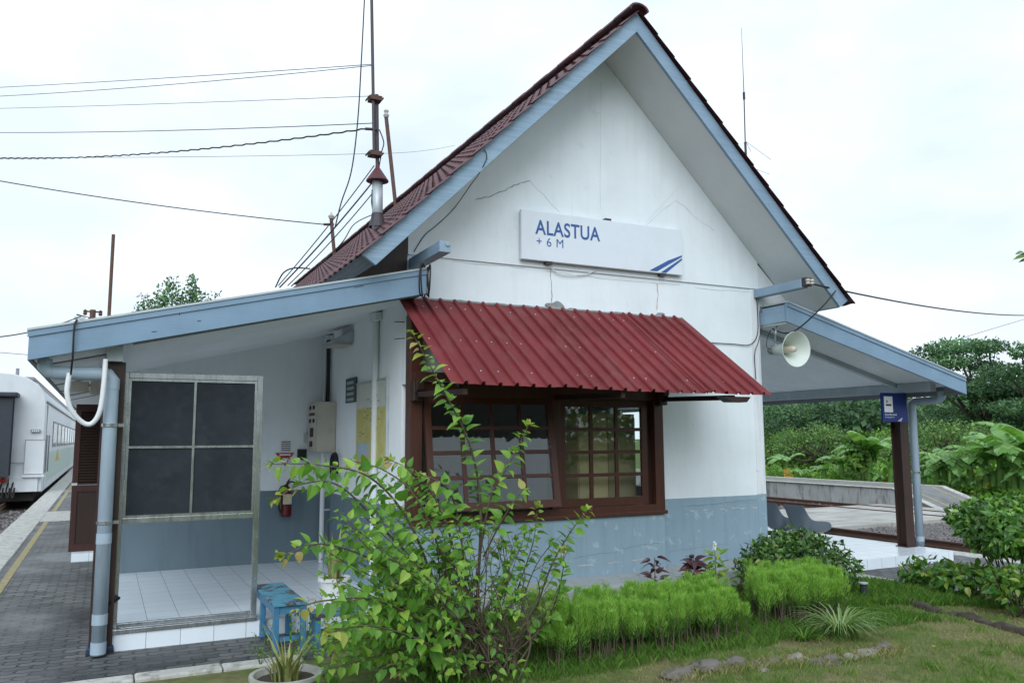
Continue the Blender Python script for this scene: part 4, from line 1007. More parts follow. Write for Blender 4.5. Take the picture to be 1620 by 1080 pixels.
# far pole, street lamp and power pole above the left roof
e = PY(171, 520, 34); t = thing('flag_pole', 'thin bare brown pole rising behind the left lean-to roof', 'pole', (e.x, 34, 0)); MB().tube([(e.x, 34, 0), PY(179.5, 371, 34)], .062, 8).build('pole', RUST, t)
e = PY(147, 520, 60); t = thing('power_pole', 'dark power pole top with insulators beyond the left roof edge', 'pole', (e.x, 60, 0)); MB().tube([(e.x, 60, 0), PY(147, 490, 60)], .18, 8).build('pole', RUST, t)
q = PY(147, 493, 60); k = MB(); k.bar(q + Vector((-.5, 0, 0)), q + Vector((.5, 0, 0)), .1, .1)
for d in (-.45, .45): k.lathe(q + Vector((d, 0, -.25)), (0, 0, 1), [(.08, 0), (.13, .1), (.1, .2), (.13, .3), (0, .4)], 8)
k.build('crossarm', RUST, t)
e = PY(141, 520, 50); t = thing('street_lamp', 'small street lamp arm showing above the left fascia', 'lamp', (e.x, 50, 0)); k = MB(); k.tube([(e.x, 50, 0), PY(141, 502, 50), PY(121, 497.5, 50)], .05, 6); k.build('arm', RUST, t); a = PY(127, 504, 50); MB().box(a.x - .3, a.x + .25, 49.9, 50.1, a.z - .05, a.z + .1).build('lamp_head', GALV, t)

# ------------------------------------------------------------------ train
T = thing('train_carriage', 'white railway carriage with green livery parked at the left platform', 'train', (-3.6, 36, -.3))
x0, x1, xc = -5.25, -1.97, -3.61
def body_prof(k=0):
    pts = [(x0, .02), (x1, .02), (x1 - .01, 2.6), (x1 - .02, 3.35)]
    for i in range(1, 10):
        a = i / 10 * pi; pts.append((xc + (x1 - .02 - xc) * cos(a), 3.35 + 1.05 * sin(a) ** .9))
    pts += [(x0 + .02, 3.35), (x0 + .01, 2.6)]; return pts
body = MB(); pr = body_prof()
for (yy, sc_) in ((35.0, .985), (35.12, 1.0), (76.0, 1.0)):
    for (x, z) in pr: body.v.append((xc + (x - xc) * sc_, yy, 1.8 + (z - 1.8) * sc_))
nn = len(pr)
for k in range(2):
    for i in range(nn): body.f.append((k * nn + i, k * nn + (i + 1) % nn, (k + 1) * nn + (i + 1) % nn, (k + 1) * nn + i))
body.f.append(tuple(reversed(range(nn)))); body.f.append(tuple(2 * nn + i for i in range(nn)))
for i, f_ in enumerate(body.f): body.f[i] = f_
bd = body.build('body', TRAINW, T); poly_smooth(bd, 30)
k = MB(); k.xz([(xc + (x - xc) * 1.003, z + .01) for x, z in pr if z > 3.55] , 35.3, 75.9); k.build('roof', TRAING, T)
k = MB(); k.box(-3.3, -2.5, 36.2, 75, 4.2, 4.32); k.tube([(-3.05, 36, 4.3), (-3.05, 36, 4.62)], .06, 8); k.build('roof_gear', TRAING, T)
# end wall fittings
k = MB()
for i in range(7): k.box(-4.42 + .02 * (i % 2), -2.98 - .02 * (i % 2), 34.94 - .11 * i - .09, 34.94 - .11 * i, .65, 3.45)
k.build('gangway_bellows', TRAIND, T)
MB().box(-4.6, -2.82, 34.0, 34.93, 3.45, 3.62).build('bellows_hood', TRAIND, T, bevel=.05)
f = MB(); a, b = PY(41, 696, 34.93), PY(68, 749, 34.93); f.box(a.x, b.x, 34.915, 34.95, b.z, a.z); hatch = f.build('end_hatch', TRAINW, T)
k = MB(); w_ = .02
k.box(a.x - w_, a.x, 34.90, 34.95, b.z, a.z + w_); k.box(b.x, b.x + w_, 34.90, 34.95, b.z, a.z + w_); k.box(a.x, b.x, 34.90, 34.95, a.z, a.z + w_); k.build('frame', TRAING, hatch)
MB().box(a.x - .05, b.x + .05, 34.80, 34.93, b.z - .12, b.z - .03).build('step', TRAINW, T, bevel=.01)
a, b = PY(48.5, 679, 34.93), PY(64, 683.5, 34.93); k = MB(); k.box(a.x, b.x, 34.9, 34.94, b.z, a.z); np_ = k.build('number_plate', TRAING, T)
k = MB()
for i in range(4):
    xx = a.x + (b.x - a.x) * (.15 + .2 * i); k.box(xx, xx + (b.x - a.x) * .12, 34.893, 34.899, b.z + .03, a.z - .03)
k.build('figure', INKW, np_)
a = PY(17, 732, 34.93); MB().box(-2.98, x1 - .02, 34.92, 34.935, a.z - .012, a.z + .012).build('end_stripe', TRAING, T)
MB().box(-3.0, -2.1, 34.9, 35.3, .05, .60).build('skirt', TRAINW, T)
k = MB(); k.box(x0 + .3, x1 - .25, 35.2, 75, -.30, .05)
for yy in (36.5, 39.0, 70, 72.5):
    for xx in (-4.17, -3.10): k.lathe((xx - .06, yy, .1), (1, 0, 0), [(0, 0), (.43, 0), (.43, .1), (.40, .12), (0, .12)], 20)
k.build('underframe', TRAINU, T)
k = MB(); k.tube([(-3.6, 34.95, .35), (-3.6, 34.2, .33)], .13, 8); k.build('coupler', TRAINU, T)
for i, xx in enumerate((-3.2, -3.0, -2.85)): MB().tube(spline([(xx, 35.0, .5), (xx - .05, 34.7, .1), (xx + .02, 34.6, -.15), (xx + .05, 34.75, .2)]), .03, 6).build('brake_hose', TRAINU, T)
MB().lathe((-3.18, 34.93, .48), (0, -1, 0), [(0, 0), (.10, 0), (.10, .1), (0, .12)], 12).build('tail_lamp', paint('lamp_red', (.5, .03, .02), .4), T)
# platform side
k = MB(); k.box(x1 - .004, x1 + .012, 36.6, 75.8, .30, 1.45); k.build('livery_band', TMINT, T)
for i in range(9):
    y0_ = 40.5 + i * 3.9; f = MB(); f.box(x1 - .004, x1 + .016, y0_, y0_ + 2.9, 1.62, 2.72); wf = f.build('window', TRAING, T)
    f = MB(); f.box(x1 + .016, x1 + .020, y0_ + .08, y0_ + 2.82, 1.70, 2.64); f.build('pane', TGREEN2, wf)
f = MB(); f.box(x1 - .004, x1 + .022, 36.0, 36.9, .1, 3.25); f.build('side_door', TRAINW, T)
MB().tube([(x1 + .05, 35.7, .7), (x1 + .05, 35.7, 2.1)], .025, 6).build('handrail', TRAING, T)
MB().tube([(x1 + .05, 37.1, .7), (x1 + .05, 37.1, 2.1)], .025, 6).build('handrail', TRAING, T)
k = MB(); k.prism([(x1 + .013, 43.2, .95), (x1 + .013, 47.0, .95), (x1 + .013, 45.2, 1.50)], (.006, 0, 0)); k.build('warning_mark', TYEL, T)
MB().box(x1 - .01, x1 + .03, 35.3, 75.9, 3.30, 3.37).build('gutter', TRAING, T)
t = thing('track_buffer', 'yellow and black striped track marker beside the left platform edge', 'marker', (-2.3, 20.5, -.6))
MB().box(-2.9, -1.95, 19.9, 20.9, -.58, -.20).build('block', TRAIND, t, bevel=.02); MB().box(-2.9, -1.95, 19.9, 20.9, -.199, -.17).build('top', TYEL, t)

# ------------------------------------------------------------------ plants
def leaf(m, p, d, up, L, Wd, fold=.25, droop=.2):
    """heart shaped leaf, six faces, folded on its midrib"""
    d = d.normalized(); s = d.cross(up)
    if s.length < 1e-3: s = d.cross(Vector((1, .2, 0)))
    s.normalize(); n = s.cross(d).normalized()
    def e(t, wv, sg): return p + d * (L * t) + s * (sg * Wd * wv) + n * (Wd * fold * wv) - n * (L * droop * t * t)
    sp = [p, e(.28, 0, 1), e(.58, 0, 1), e(.82, 0, 1), e(1, 0, 1)]
    side = [e(t, wv, sg) for sg in (1, -1) for t, wv in ((.04, .30), (.26, .50), (.55, .41), (.82, .15))]
    m.add(sp + side, [(0, 5, 6, 1), (1, 6, 7, 2), (2, 7, 8, 3), (3, 8, 4), (0, 1, 10, 9), (1, 2, 11, 10), (2, 3, 12, 11), (3, 4, 12)])
def leaf_s(m, p, d, up, L, Wd):
    d = d.normalized(); s = d.cross(up)
    if s.length < 1e-3: s = d.cross(Vector((1, .2, 0)))
    s.normalize(); n = s.cross(d)
    a = p + d * (L * .45) + s * (Wd * .5) + n * (Wd * .12); b = p + d * (L * .45) - s * (Wd * .5) + n * (Wd * .12)
    m.add([p, a, p + d * L, b], [(0, 1, 2), (0, 2, 3)])
def rv(r=rnd): 
    while True:
        v = Vector((r.uniform(-1, 1), r.uniform(-1, 1), r.uniform(-1, 1)))
        if .05 < v.length < 1: return v.normalized()

# --- the big foreground bush
BX = PZ(748, 1082, .03)
bush = thing('leafy_bush', 'large sprawling green bush with arching shoots in front of the window', 'bush', tuple(BX))
st_ = MB(); lf = MB(); tp = MB()
def shoot(pts, r0, r1, lstart, step, size, tip=True, droop=.25):
    q = spline(pts, 7); k = len(q)
    st_.tube(q, [r0 + (r1 - r0) * i / (k - 1) for i in range(k)], 5, False)
    # walk along and set leaves alternately
    tot = sum((q[i + 1] - q[i]).length for i in range(k - 1)); acc = 0; nxt = tot * lstart; side = 1; ang = rnd.uniform(0, 6)
    for i in range(k - 1):
        seg = q[i + 1] - q[i]; L = seg.length
        while nxt < acc + L:
            t = (nxt - acc) / L; p = q[i] + seg * t; d = seg.normalized(); f = nxt / tot
            ang += 2.4 + rnd.uniform(-.5, .5)
            a = d.cross(Vector((.1, .3, 1))).normalized(); b = d.cross(a)
            out = (a * cos(ang) + b * sin(ang)) * 1.0 + d * .45 + Vector((0, 0, -.15))
            s = size * rnd.choice((.5, .75, .9, 1.0, 1.1, 1.25)) * rnd.uniform(.85, 1.1) * (1 if f < .93 else .8)
            tgt = tp if (tip and f > .93) else lf
            base = p + out.normalized() * .02
            leaf(tgt, base, out, Vector((0, -.25, 1)) + rv() * .55, s, s * rnd.uniform(.6, .85), rnd.uniform(.1, .6), rnd.uniform(0, droop + .3))
            nxt += step * rnd.uniform(.7, 1.3)
        acc += L
    if tip:
        for j in range(4):
            d = (q[-1] - q[-2]).normalized() + rv() * .8; leaf(tp, q[-1], d, Vector((0, 0, 1)) + rv() * .3, size * .6, size * .45, .3, .2)
R0 = Vector(BX)
def P3(px, py, Y): return PY(px, py, Y)
mains = [
 ([R0, P3(756, 930, 6.05), P3(760, 800, 6.0), P3(742, 700, 5.95), P3(692, 600, 5.85), P3(652, 526, 5.8)], .016, .38),
 ([P3(756, 900, 6.05), P3(775, 790, 5.9), P3(805, 735, 5.8), P3(836, 672, 5.75)], .009, .45),
 ([R0, P3(830, 1000, 6.1), P3(870, 900, 6.0), P3(900, 845, 5.95), P3(930, 806, 5.9)], .012, .45),
 ([R0, P3(700, 960, 6.0), P3(650, 830, 5.9), P3(585, 755, 5.8), P3(500, 735, 5.7), P3(432, 734, 5.65)], .014, .40),
 ([R0, P3(690, 930, 5.9), P3(620, 850, 5.8), P3(540, 770, 5.7), P3(480, 765, 5.6), P3(434, 790, 5.6)], .013, .40),
 ([R0, P3(680, 950, 5.8), P3(600, 890, 5.6), P3(510, 860, 5.5), P3(446, 880, 5.4)], .012, .40),
 ([R0, P3(705, 900, 6.1), P3(660, 790, 6.1), P3(610, 745, 6.1), P3(555, 728, 6.1)], .011, .42),
 ([R0, P3(720, 880, 6.2), P3(690, 790, 6.3), P3(650, 745, 6.3), P3(615, 726, 6.3)], .011, .42),
 ([R0, P3(735, 900, 5.8), P3(720, 800, 5.7), P3(700, 765, 5.6), P3(668, 752, 5.6)], .011, .45),
 ([P3(765, 880, 6.0), P3(790, 830, 5.8), P3(815, 790, 5.7), P3(830, 776, 5.7)], .008, .4),
 ([R0, P3(840, 1010, 5.9), P3(875, 960, 5.8), P3(890, 905, 5.7), P3(892, 870, 5.7)], .010, .4),
 ([R0, P3(690, 1000, 5.6), P3(600, 950, 5.4), P3(510, 950, 5.2), P3(470, 965, 5.2)], .012, .35),
 ([R0, P3(800, 980, 6.3), P3(830, 900, 6.4), P3(845, 850, 6.4), P3(850, 800, 6.4)], .010, .4),
 ([R0, P3(680, 1020, 5.5), P3(590, 990, 5.3), P3(520, 1000, 5.1)], .010, .3),
]
for pts, r, ls in mains: shoot(pts, r, .003, ls, .0225, .098)
# side shoots that fill the body of the bush; density follows the photo's silhouette
for k in range(340):
    a = rnd.random()
    px = 500 + 345 * rnd.random() ** 1.25; top = 765 + .0011 * (px - 640) ** 2 + (40 if px > 770 else 0)
    py = top + (1075 - top) * rnd.random() ** .9
    Y = rnd.uniform(5.3, 6.8)
    if py < 850 and rnd.random() < .62: continue
    if px < 570 and py < 960 and rnd.random() < .75: continue
    if px > 720 and py > 850 and rnd.random() < .78: continue
    if py > 980 and rnd.random() < .45: continue
    tip = P3(px, py, Y); c = R0 + Vector((rnd.uniform(-.25, .25), rnd.uniform(-.3, .3), rnd.uniform(.15, .55)))
    mid = c.lerp(tip, .55) + Vector((0, 0, .05)) + rv() * .08; st0 = c.lerp(tip, .25) + rv() * .05
    L = (tip - c).length
    shoot([st0, mid, tip], .0055, .002, .34, .031, .070, rnd.random() < .25)
# bare twiggy stems on the right of the bush
for k in range(38):
    px, py = rnd.uniform(640, 890), rnd.uniform(820, 980); tip = P3(px, py, rnd.uniform(5.6, 6.6))
    c = R0 + Vector((rnd.uniform(-.1, .35), rnd.uniform(-.2, .2), rnd.uniform(0, .2))); mid = c.lerp(tip, .5) + rv() * .14
    q = spline([c, c.lerp(mid, .5) + rv() * .09, mid, mid.lerp(tip, .5) + rv() * .08, tip], 4); st_.tube(q, [.009 - .007 * i / (len(q) - 1) for i in range(len(q))], 5, False)
    for j in range(6):
        b0 = q[rnd.randrange(4, len(q))]; b1 = b0 + rv() * .08 + Vector((0, 0, .05)); b2 = b1 + rv() * .10 + Vector((0, 0, .07)); st_.tube([b0, b1, b2], [.0035, .003, .002], 4, False)
        if rnd.random() < .35:
            for i_ in range(5): leaf(lf, b2, rv() + Vector((0, -.2, .2)), Vector((0, -.3, 1)) + rv() * .5, .058, .043, .3, .3)
for k in range(7):
    c = R0 + Vector((rnd.uniform(-.1, .45), rnd.uniform(-.15, .15), -.03)); q = spline([c, c + Vector((rnd.uniform(-.05, .1), 0, .18)), c + Vector((rnd.uniform(-.15, .2), rnd.uniform(-.1, .1), .42))], 6)
    st_.tube(q, [.024 - .010 * i / (len(q) - 1) for i in range(len(q))], 7, False)
st_.build('stem', TWIG, bush, smooth=True); lf.build('foliage', L_BUSH, bush); tp.build('young_leaves', L_TIP, bush)

# --- feathery hedges
def hedge(label, spots, zt, zb, dens, seed):
    r = random.Random(seed); c = spots[0]
    h = thing('feathery_hedge', label, 'hedge', (c[0], c[1], 0), 'feathery hedges'); m = MB(); m2 = MB(); s = MB()
    for (x, y, top) in spots:
        z0 = lawn_z(x, y) - .01; lean = Vector((r.uniform(-.06, .06), r.uniform(-.06, .06), 0))
        tipv = Vector((x, y, z0)) + lean + Vector((0, 0, top)); basev = Vector((x, y, z0))
        s.tube([basev, basev.lerp(tipv, .5) + Vector((r.uniform(-.015, .015), r.uniform(-.015, .015), 0)), tipv], [.006, .004, .002], 4, False)
        R = r.uniform(.045, .085); lo = top * r.uniform(.26, .60)
        for k in range(dens):
            t = r.random() ** .75; z = lo + (top - lo) * t; a = r.uniform(0, 2 * pi)
            rr = R * (1 - .65 * t ** 2.2) * sqrt(r.random()); ctr_ = basev.lerp(tipv, z / top)
            p = ctr_ + Vector((rr * cos(a), rr * sin(a), 0))
            d = Vector((cos(a) * .55, sin(a) * .55, r.uniform(.5, 1.3))).normalized() * r.uniform(.03, .058)
            sd = d.cross(rv(r)).normalized() * .0024
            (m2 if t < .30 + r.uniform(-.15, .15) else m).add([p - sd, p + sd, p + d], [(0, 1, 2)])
    s.build('stem', TWIG, h); m.build('foliage', L_HEDGE, h); m2.build('lower_foliage', L_HEDGE2, h)
r = random.Random(3); sp1 = []
for k in range(290):
    u_ = r.random(); v_ = r.random()
    x = 3.22 + 2.15 * u_ + .25 * v_; y = 5.95 + .85 * v_ + r.uniform(-.06, .06)
    sp1.append((x, y, (.43 + .07 * mnoise.noise(Vector((x * 2.2, y * 2.2, 0))) + r.uniform(-.085, .07))))
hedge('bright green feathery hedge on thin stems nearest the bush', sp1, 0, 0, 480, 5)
sp2 = []
for k in range(210):
    u_ = r.random(); v_ = r.random()
    x = 5.72 + 1.05 * u_ + .55 * v_; y = 6.15 + .80 * v_ + r.uniform(-.06, .06)
    sp2.append((x, y, (.46 + .06 * mnoise.noise(Vector((x * 2.2, y * 2.2, 0))) + r.uniform(-.085, .07))))
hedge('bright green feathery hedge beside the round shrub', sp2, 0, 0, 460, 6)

# --- shrubs
def shrub(name, label, cat, c, rad, n_, L, mat, stems=14, group=None, lumps=9, seed=1, zstem=0.0, up=.5):
    r = random.Random(seed); c = Vector(c); t = thing(name, label, cat, (c.x, c.y, zstem), group); m = MB(); s = MB()
    cl = [(c, .92)] * (lumps // 3) + [(c + Vector((rad[0] * .55 * v.x, rad[1] * .55 * v.y, rad[2] * .5 * v.z)), r.uniform(.38, .55)) for v in [rv(r) for _ in range(lumps)]]
    for k in range(n_):
        q, sc_ = r.choice(cl); v = rv(r); rr = r.random() ** .28
        p = q + Vector((rad[0] * sc_ * v.x, rad[1] * sc_ * v.y, rad[2] * sc_ * v.z)) * rr
        if p.z < zstem + .02: continue
        d = v * .8 + rv(r) * .8 + Vector((0, 0, -.1)); sz = L * r.uniform(.6, 1.25)
        leaf(m, p, d, v + Vector((0, 0, up)) + rv(r) * .45, sz, sz * .55, .2, .25)
    for k in range(stems):
        b = Vector((c.x + r.uniform(-.12, .12) * rad[0] * 2, c.y + r.uniform(-.12, .12) * rad[1] * 2, zstem - .02)); q = c + Vector((rad[0] * r.uniform(-.7, .7), rad[1] * r.uniform(-.7, .7), rad[2] * r.uniform(-.2, .6)))
        s.tube(spline([b, b.lerp(q, .5) + rv(r) * .06, q], 5), [.013 - .001 * i for i in range(11)], 5, False)
    s.build('stem', TWIG, t, smooth=True); m.build('foliage', mat, t); return t
a = PY(1262, 905, 7.35); shrub('round_shrub', 'dense dark round shrub at the right corner of the building', 'shrub', (a.x, 7.35, .42), (.80, .62, .40), 6800, .068, L_SHRUB, 20, None, 16, 11)
a = PY(1622, 870, 5.9); shrub('tall_shrub', 'tall leafy shrub on bare stems at the right edge of the garden', 'shrub', (a.x, 5.9, .88), (.80, .78, .38), 5600, .085, L_SHRUB2, 22, None, 12, 12)
for i, (px, py, Y, rx, rz, lb) in enumerate(((1470, 905, 6.9, .38, .20, 'low mottled shrub nearest the right downpipe'), (1535, 918, 6.3, .40, .22, 'low mottled shrub in front of the tall leafy shrub'), (1610, 930, 5.5, .34, .26, 'low mottled shrub with round leaves at the right edge'))):
    a = PY(px, py, Y); shrub('low_shrub', lb, 'shrub', (a.x, Y, max(.24, a.z)), (rx, rx, rz), 420, .10, L_VARI, 9, 'low mottled shrubs', 6, 20 + i)
# purple leaved plants and lime one
def upright(name, label, px, py, Y, h, n_, L, mat, flower=False, seed=1, ratio=.5):
    r = random.Random(seed); b = PZ(px, py, .03) if Y is None else Vector((PY(px, py, Y).x, Y, .03)); t = thing(name, label, 'plant', tuple(b)); m = MB(); s = MB()
    s.tube([b, b + Vector((0, 0, h))], [.008, .004], 5, False); ang = 0
    for k in range(n_):
        f = .35 + .65 * k / (n_ - 1); ang += 2.4; p = b + Vector((0, 0, h * f)); d = Vector((cos(ang), sin(ang), r.uniform(-.35, .9))); p = p + Vector((cos(ang), sin(ang), 0)) * r.uniform(0, .07); sz = L * r.uniform(.75, 1.15)
        leaf(m, p, d, Vector((0, -.5, 1)) + rv(r) * .5, sz, sz * ratio, .25, .45)
    s.build('stem', TWIG, t); m.build('foliage', mat, t)
    if flower:
        k = MB()
        for j in range(40): pebble(k, b.x + r.uniform(-.02, .02), b.y + r.uniform(-.02, .02), b.z + h + r.uniform(0, .10), .010)
        k.build('flower', TERRA, t)
upright('purple_plant', 'single stemmed purple leaved plant against the grey dado', 1036, 905, 7.9, .50, 18, .155, L_PURP, False, 31, .42)
upright('purple_plant', 'bushy purple leaved plant beside the lime leaved one', 1098, 905, 7.85, .46, 46, .165, L_PURP, False, 32, .48)
upright('lime_plant', 'lime green leafy plant with a white flower spike', 1132, 905, 7.8, .54, 30, .15, L_LIME, True, 33, .42)
upright('lime_plant', 'small yellow green sprig left of the round shrub', 1172, 920, 7.6, .30, 9, .10, L_LIME, False, 34, .5)
# striped grass tuft
def tuft(name, label, c, n_, L, wd, mat, seed, spread=1.0, cat='grass tuft'):
    r = random.Random(seed); c = Vector(c); m = MB()
    for k in range(n_):
        a = r.uniform(0, 2 * pi); l = L * r.uniform(.5, 1.1); o = Vector((cos(a), sin(a), 0)); b = c + o * r.uniform(0, .06); pts = []
        h = r.uniform(.55, 1.0); sd = Vector((-sin(a), cos(a), 0)) * wd
        for i in range(6):
            t_ = i / 5; pts.append(b + o * (l * spread * (t_ ** 1.3) * .8) + Vector((0, 0, l * h * (t_ * 1.25 - .95 * t_ * t_))))
        v = []
        for i, p in enumerate(pts): wv = 1 - (i / 5) ** 2; v += [p - sd * wv, p + sd * wv]
        m.add(v, [(2 * i, 2 * i + 1, 2 * i + 3, 2 * i + 2) for i in range(5)])
    return tag(m.build(name, mat, None, origin=tuple(c)), label, cat)
a = PZ(1330, 1008, .05); tuft('striped_grass_tuft', 'arching pale striped grass tuft at the right end of hedge', a, 170, .62, .008, L_STRIPE, 41)
a = PZ(1272, 1015, .05); tuft('grass_tuft', 'small green grass tuft under the feathery hedge', a, 60, .35, .006, L_GRASS, 42)
# stones
stones = [(1075, 1068, .13, .07, 1, 'dark layered stone nearest the camera in the garden row'), (1118, 1058, .14, .075, 1, 'ridged brown stone second from the left in the row'), (1163, 1052, .11, .07, 1, 'split dark stone in the middle of the garden row'), (1222, 1050, .10, .05, 1, 'small dark flat stone left of the pale stone'), (1258, 1043, .12, .06, 0, 'pale smooth stone lying tilted in the row'), (1312, 1044, .09, .05, 1, 'low dark stone right of the pale stone'), (1345, 1040, .07, .05, 0, 'small pale stone between two dark stones'), (1370, 1034, .10, .06, 0, 'pale rounded stone near the right end of the row'), (1400, 1024, .09, .05, 1, 'mossy grey stone at the right end of the row'), (1208, 1060, .06, .035, 0, 'tiny pale stone in front of the row'), (1193, 1052, .08, .05, 1, 'small dark stone between the split stone and the flat stone'), (1288, 1046, .08, .035, 1, 'low flat stone just right of the tilted pale stone'), (1330, 1043, .07, .04, 1, 'dark wedge stone between the low dark and small pale stones'), (1385, 1029, .07, .045, 1, 'dark stone tucked behind the pale rounded stone')]
for i, (px, py, rx, rz, dk, lb) in enumerate(stones):
    c = PZ(px, py, .05); rx *= 1.08; m = MB(); nu, nv = 26, 18
    for a in range(nv + 1):
        for b in range(nu):
            th, ph = pi * a / nv, 2 * pi * b / nu; v = Vector((sin(th) * cos(ph), sin(th) * sin(ph), cos(th))); k = 1 + .45 * mnoise.noise(v * 1.5 + Vector((i * 7.3, 0, 0))) + (.16 * abs(sin(v.x * 5 + v.z * 9 + i)) if dk else .06 * mnoise.noise(v * 5)) + .10 * mnoise.noise(v * 7 + Vector((i, 3, 0)))
            m.v.append((c.x + v.x * rx * k, c.y + v.y * rx * .7 * k, c.z - .016 + v.z * rz * k))
    for a in range(nv):
        for b in range(nu): m.f.append((a * nu + b, (a + 1) * nu + b, (a + 1) * nu + (b + 1) % nu, a * nu + (b + 1) % nu))
    tag(poly_smooth(m.build('garden_stone', STONED if dk else STONE, None, origin=tuple(c)), 28), lb, 'stone', 'stones edging the garden bed')
# log edging
q = [PZ(1438, 952, .05), PZ(1480, 966, .05), PZ(1530, 976, .05), PZ(1580, 990, .05), PZ(1660, 1012, .05)]
sp = spline(q, 26); m = MB(); m.tube(sp, [.062 + .03 * mnoise.noise(Vector((p.x * 4, p.y * 4, 0))) for p in sp], 16)
m.v = [tuple(Vector(v) + Vector((0, 0, -.02)) + Vector((mnoise.noise(Vector(v) * 14), mnoise.noise(Vector(v) * 14 + Vector((9, 0, 0))), mnoise.noise(Vector(v) * 14 + Vector((0, 9, 0))))) * .028) for v in m.v]
tag(m.build('log', LOG, None, smooth=True, origin=tuple(q[0])), 'dark weathered log edging the lawn on the right', 'log')
a = PZ(1367, 945, .05); t = thing('garden_peg', 'short dark garden tap stub beside the round shrub', 'peg', tuple(a)); MB().tube([a, a + Vector((0, 0, .16))], .035, 8).build('stub', TRAIND, t); MB().lathe(a + Vector((0, 0, .16)), (0, 0, 1), [(.055, 0), (.055, .012), (0, .014)], 10).build('cap', GALV, t)
# pots
c = Vector((2.28, 8.75, .02)); c = PZ(528, 955, .15); t = thing('plant_pot', 'white plastic pot with snake plant on the porch step', 'pot', tuple(c))
MB().lathe(c, (0, 0, 1), [(0, 0), (.115, 0), (.15, .25), (.172, .25), (.172, .285), (.15, .285), (.14, .26), (0, .255)], 28).build('pot', POT, t, smooth=False)
MB().disc(c + Vector((0, 0, .265)), (0, 0, 1), .14).build('soil', SOIL, t)
m = MB(); r = random.Random(9)
for k in range(16):
    a = r.uniform(0, 6.28); b = c + Vector((.06 * cos(a), .06 * sin(a), .26)); h = r.uniform(.25, .62); ln = Vector((cos(a) * .18, sin(a) * .18, 0)) * h; sd = Vector((-sin(a), cos(a), 0)) * .018
    v = []
    for i in range(5): t_ = i / 4; p = b + ln * t_ * t_ + Vector((0, 0, h * t_)); w_ = (1 - t_ ** 2.5); v += [p - sd * w_, p + sd * w_ + Vector((0, 0, 0))]
    m.add(v, [(2 * i, 2 * i + 1, 2 * i + 3, 2 * i + 2) for i in range(4)])
m.build('foliage', L_SNAKE, t)
c = PZ(452, 1083, .20); c.z = .03; t = thing('plant_pot', 'round concrete pot with spiky plant at the bottom left', 'pot', tuple(c))
MB().lathe(c, (0, 0, 1), [(0, 0), (.15, 0), (.20, .10), (.235, .21), (.25, .225), (.25, .25), (.22, .25), (.20, .20), (0, .19)], 32).build('pot', POTC, t, smooth=False)
MB().disc(c + Vector((0, 0, .21)), (0, 0, 1), .21).build('soil', SOIL, t)
m = MB()
for k in range(60):
    a = r.uniform(0, 6.28); b = c + Vector((.10 * cos(a) * r.random(), .10 * sin(a) * r.random(), .20)); h = r.uniform(.10, .34); ln = Vector((cos(a), sin(a), 0)) * h * r.uniform(.3, .9); sd = Vector((-sin(a), cos(a), 0)) * r.uniform(.006, .018); v = []
    for i in range(5): t_ = i / 4; p = b + ln * t_ * t_ + Vector((0, 0, h * (t_ * 1.15 - .15 * t_ * t_))); w_ = (1 - t_ ** 2); v += [p - sd * w_, p + sd * w_]
    m.add(v, [(2 * i, 2 * i + 1, 2 * i + 3, 2 * i + 2) for i in range(4)])
m.build('foliage', L_SNAKE, t)
wd_ = MB(); ws = MB()
for k in range(140):
    px, py = rnd.uniform(455, 640), rnd.uniform(985, 1085); b = PZ(px, py, .02); h = rnd.uniform(.10, .38)
    tip = b + Vector((rnd.uniform(-.08, .08), rnd.uniform(-.08, .08), h)); ws.tube([b, tip], [.003, .0015], 3, False)
    for j in range(12):
        p = b.lerp(tip, rnd.uniform(.3, 1)); leaf_s(wd_, p, rv() + Vector((0, 0, .3)), Vector((0, 0, 1)) + rv() * .5, rnd.uniform(.02, .045), rnd.uniform(.012, .022))
wd_.f += []
wo = wd_.build('weeds', L_BUSH); struct(wo, 'stuff')
cc = PZ(412, 1052, .03); 
t = thing('weed_plant', 'thin weed with small yellow green leaves beside the blue bench', 'weed', tuple(cc)); m = MB(); s = MB()
for k in range(7):
    tip = cc + Vector((rnd.uniform(-.14, .14), rnd.uniform(-.1, .1), rnd.uniform(.12, .34))); s.tube([cc, cc.lerp(tip, .5) + rv() * .02, tip], .002, 3, False)
    for j in range(10): leaf_s(m, cc.lerp(tip, rnd.uniform(.4, 1)) + rv() * .012, rv(), Vector((0, 0, 1)), .028, .018)
s.build('stem', L_GRASS, t); m.build('foliage', L_VARI, t)

# --- grass blades
def blades(name, spots, mat, hmin, hmax, wd, seed):
    r = random.Random(seed); m = MB()
    for (x, y) in spots:
        z = lawn_z(x, y) - .004; a = r.uniform(0, 6.28); h = r.uniform(hmin, hmax); ln = Vector((r.uniform(-1, 1), r.uniform(-1, 1), 0)) * h * .6; sd = Vector((cos(a), sin(a), 0)) * wd
        b = Vector((x, y, z)); m.add([b - sd, b + sd, b + ln * .35 + sd * .5 + Vector((0, 0, h * .6)), b + ln + Vector((0, 0, h))], [(0, 1, 2), (0, 2, 3)])
    return struct(m.build(name, mat), 'stuff')
sps = []
r = random.Random(77)
while len(sps) < 60000:
    y = 3.6 + 4.4 * r.random() ** 1.1; x = r.uniform(2.5, 9.0)
    if not inside_garden(x, y) or x / y < .45 or x / y > 1.95: continue
    sps.append((x, y))
gs = [(p, mnoise.noise(Vector((p[0] * .9, p[1] * .9, 0))) + .5 * mnoise.noise(Vector((p[0] * 3, p[1] * 3, 7)))) for p in sps]
blades('lawn_grass', [p for p, v in gs if v < -.02], L_DRY, .012, .035, .0022, 1)
blades('lawn_grass', [p for p, v in gs if v >= -.02], L_GRASS2, .015, .045, .0022, 2)
bed = []
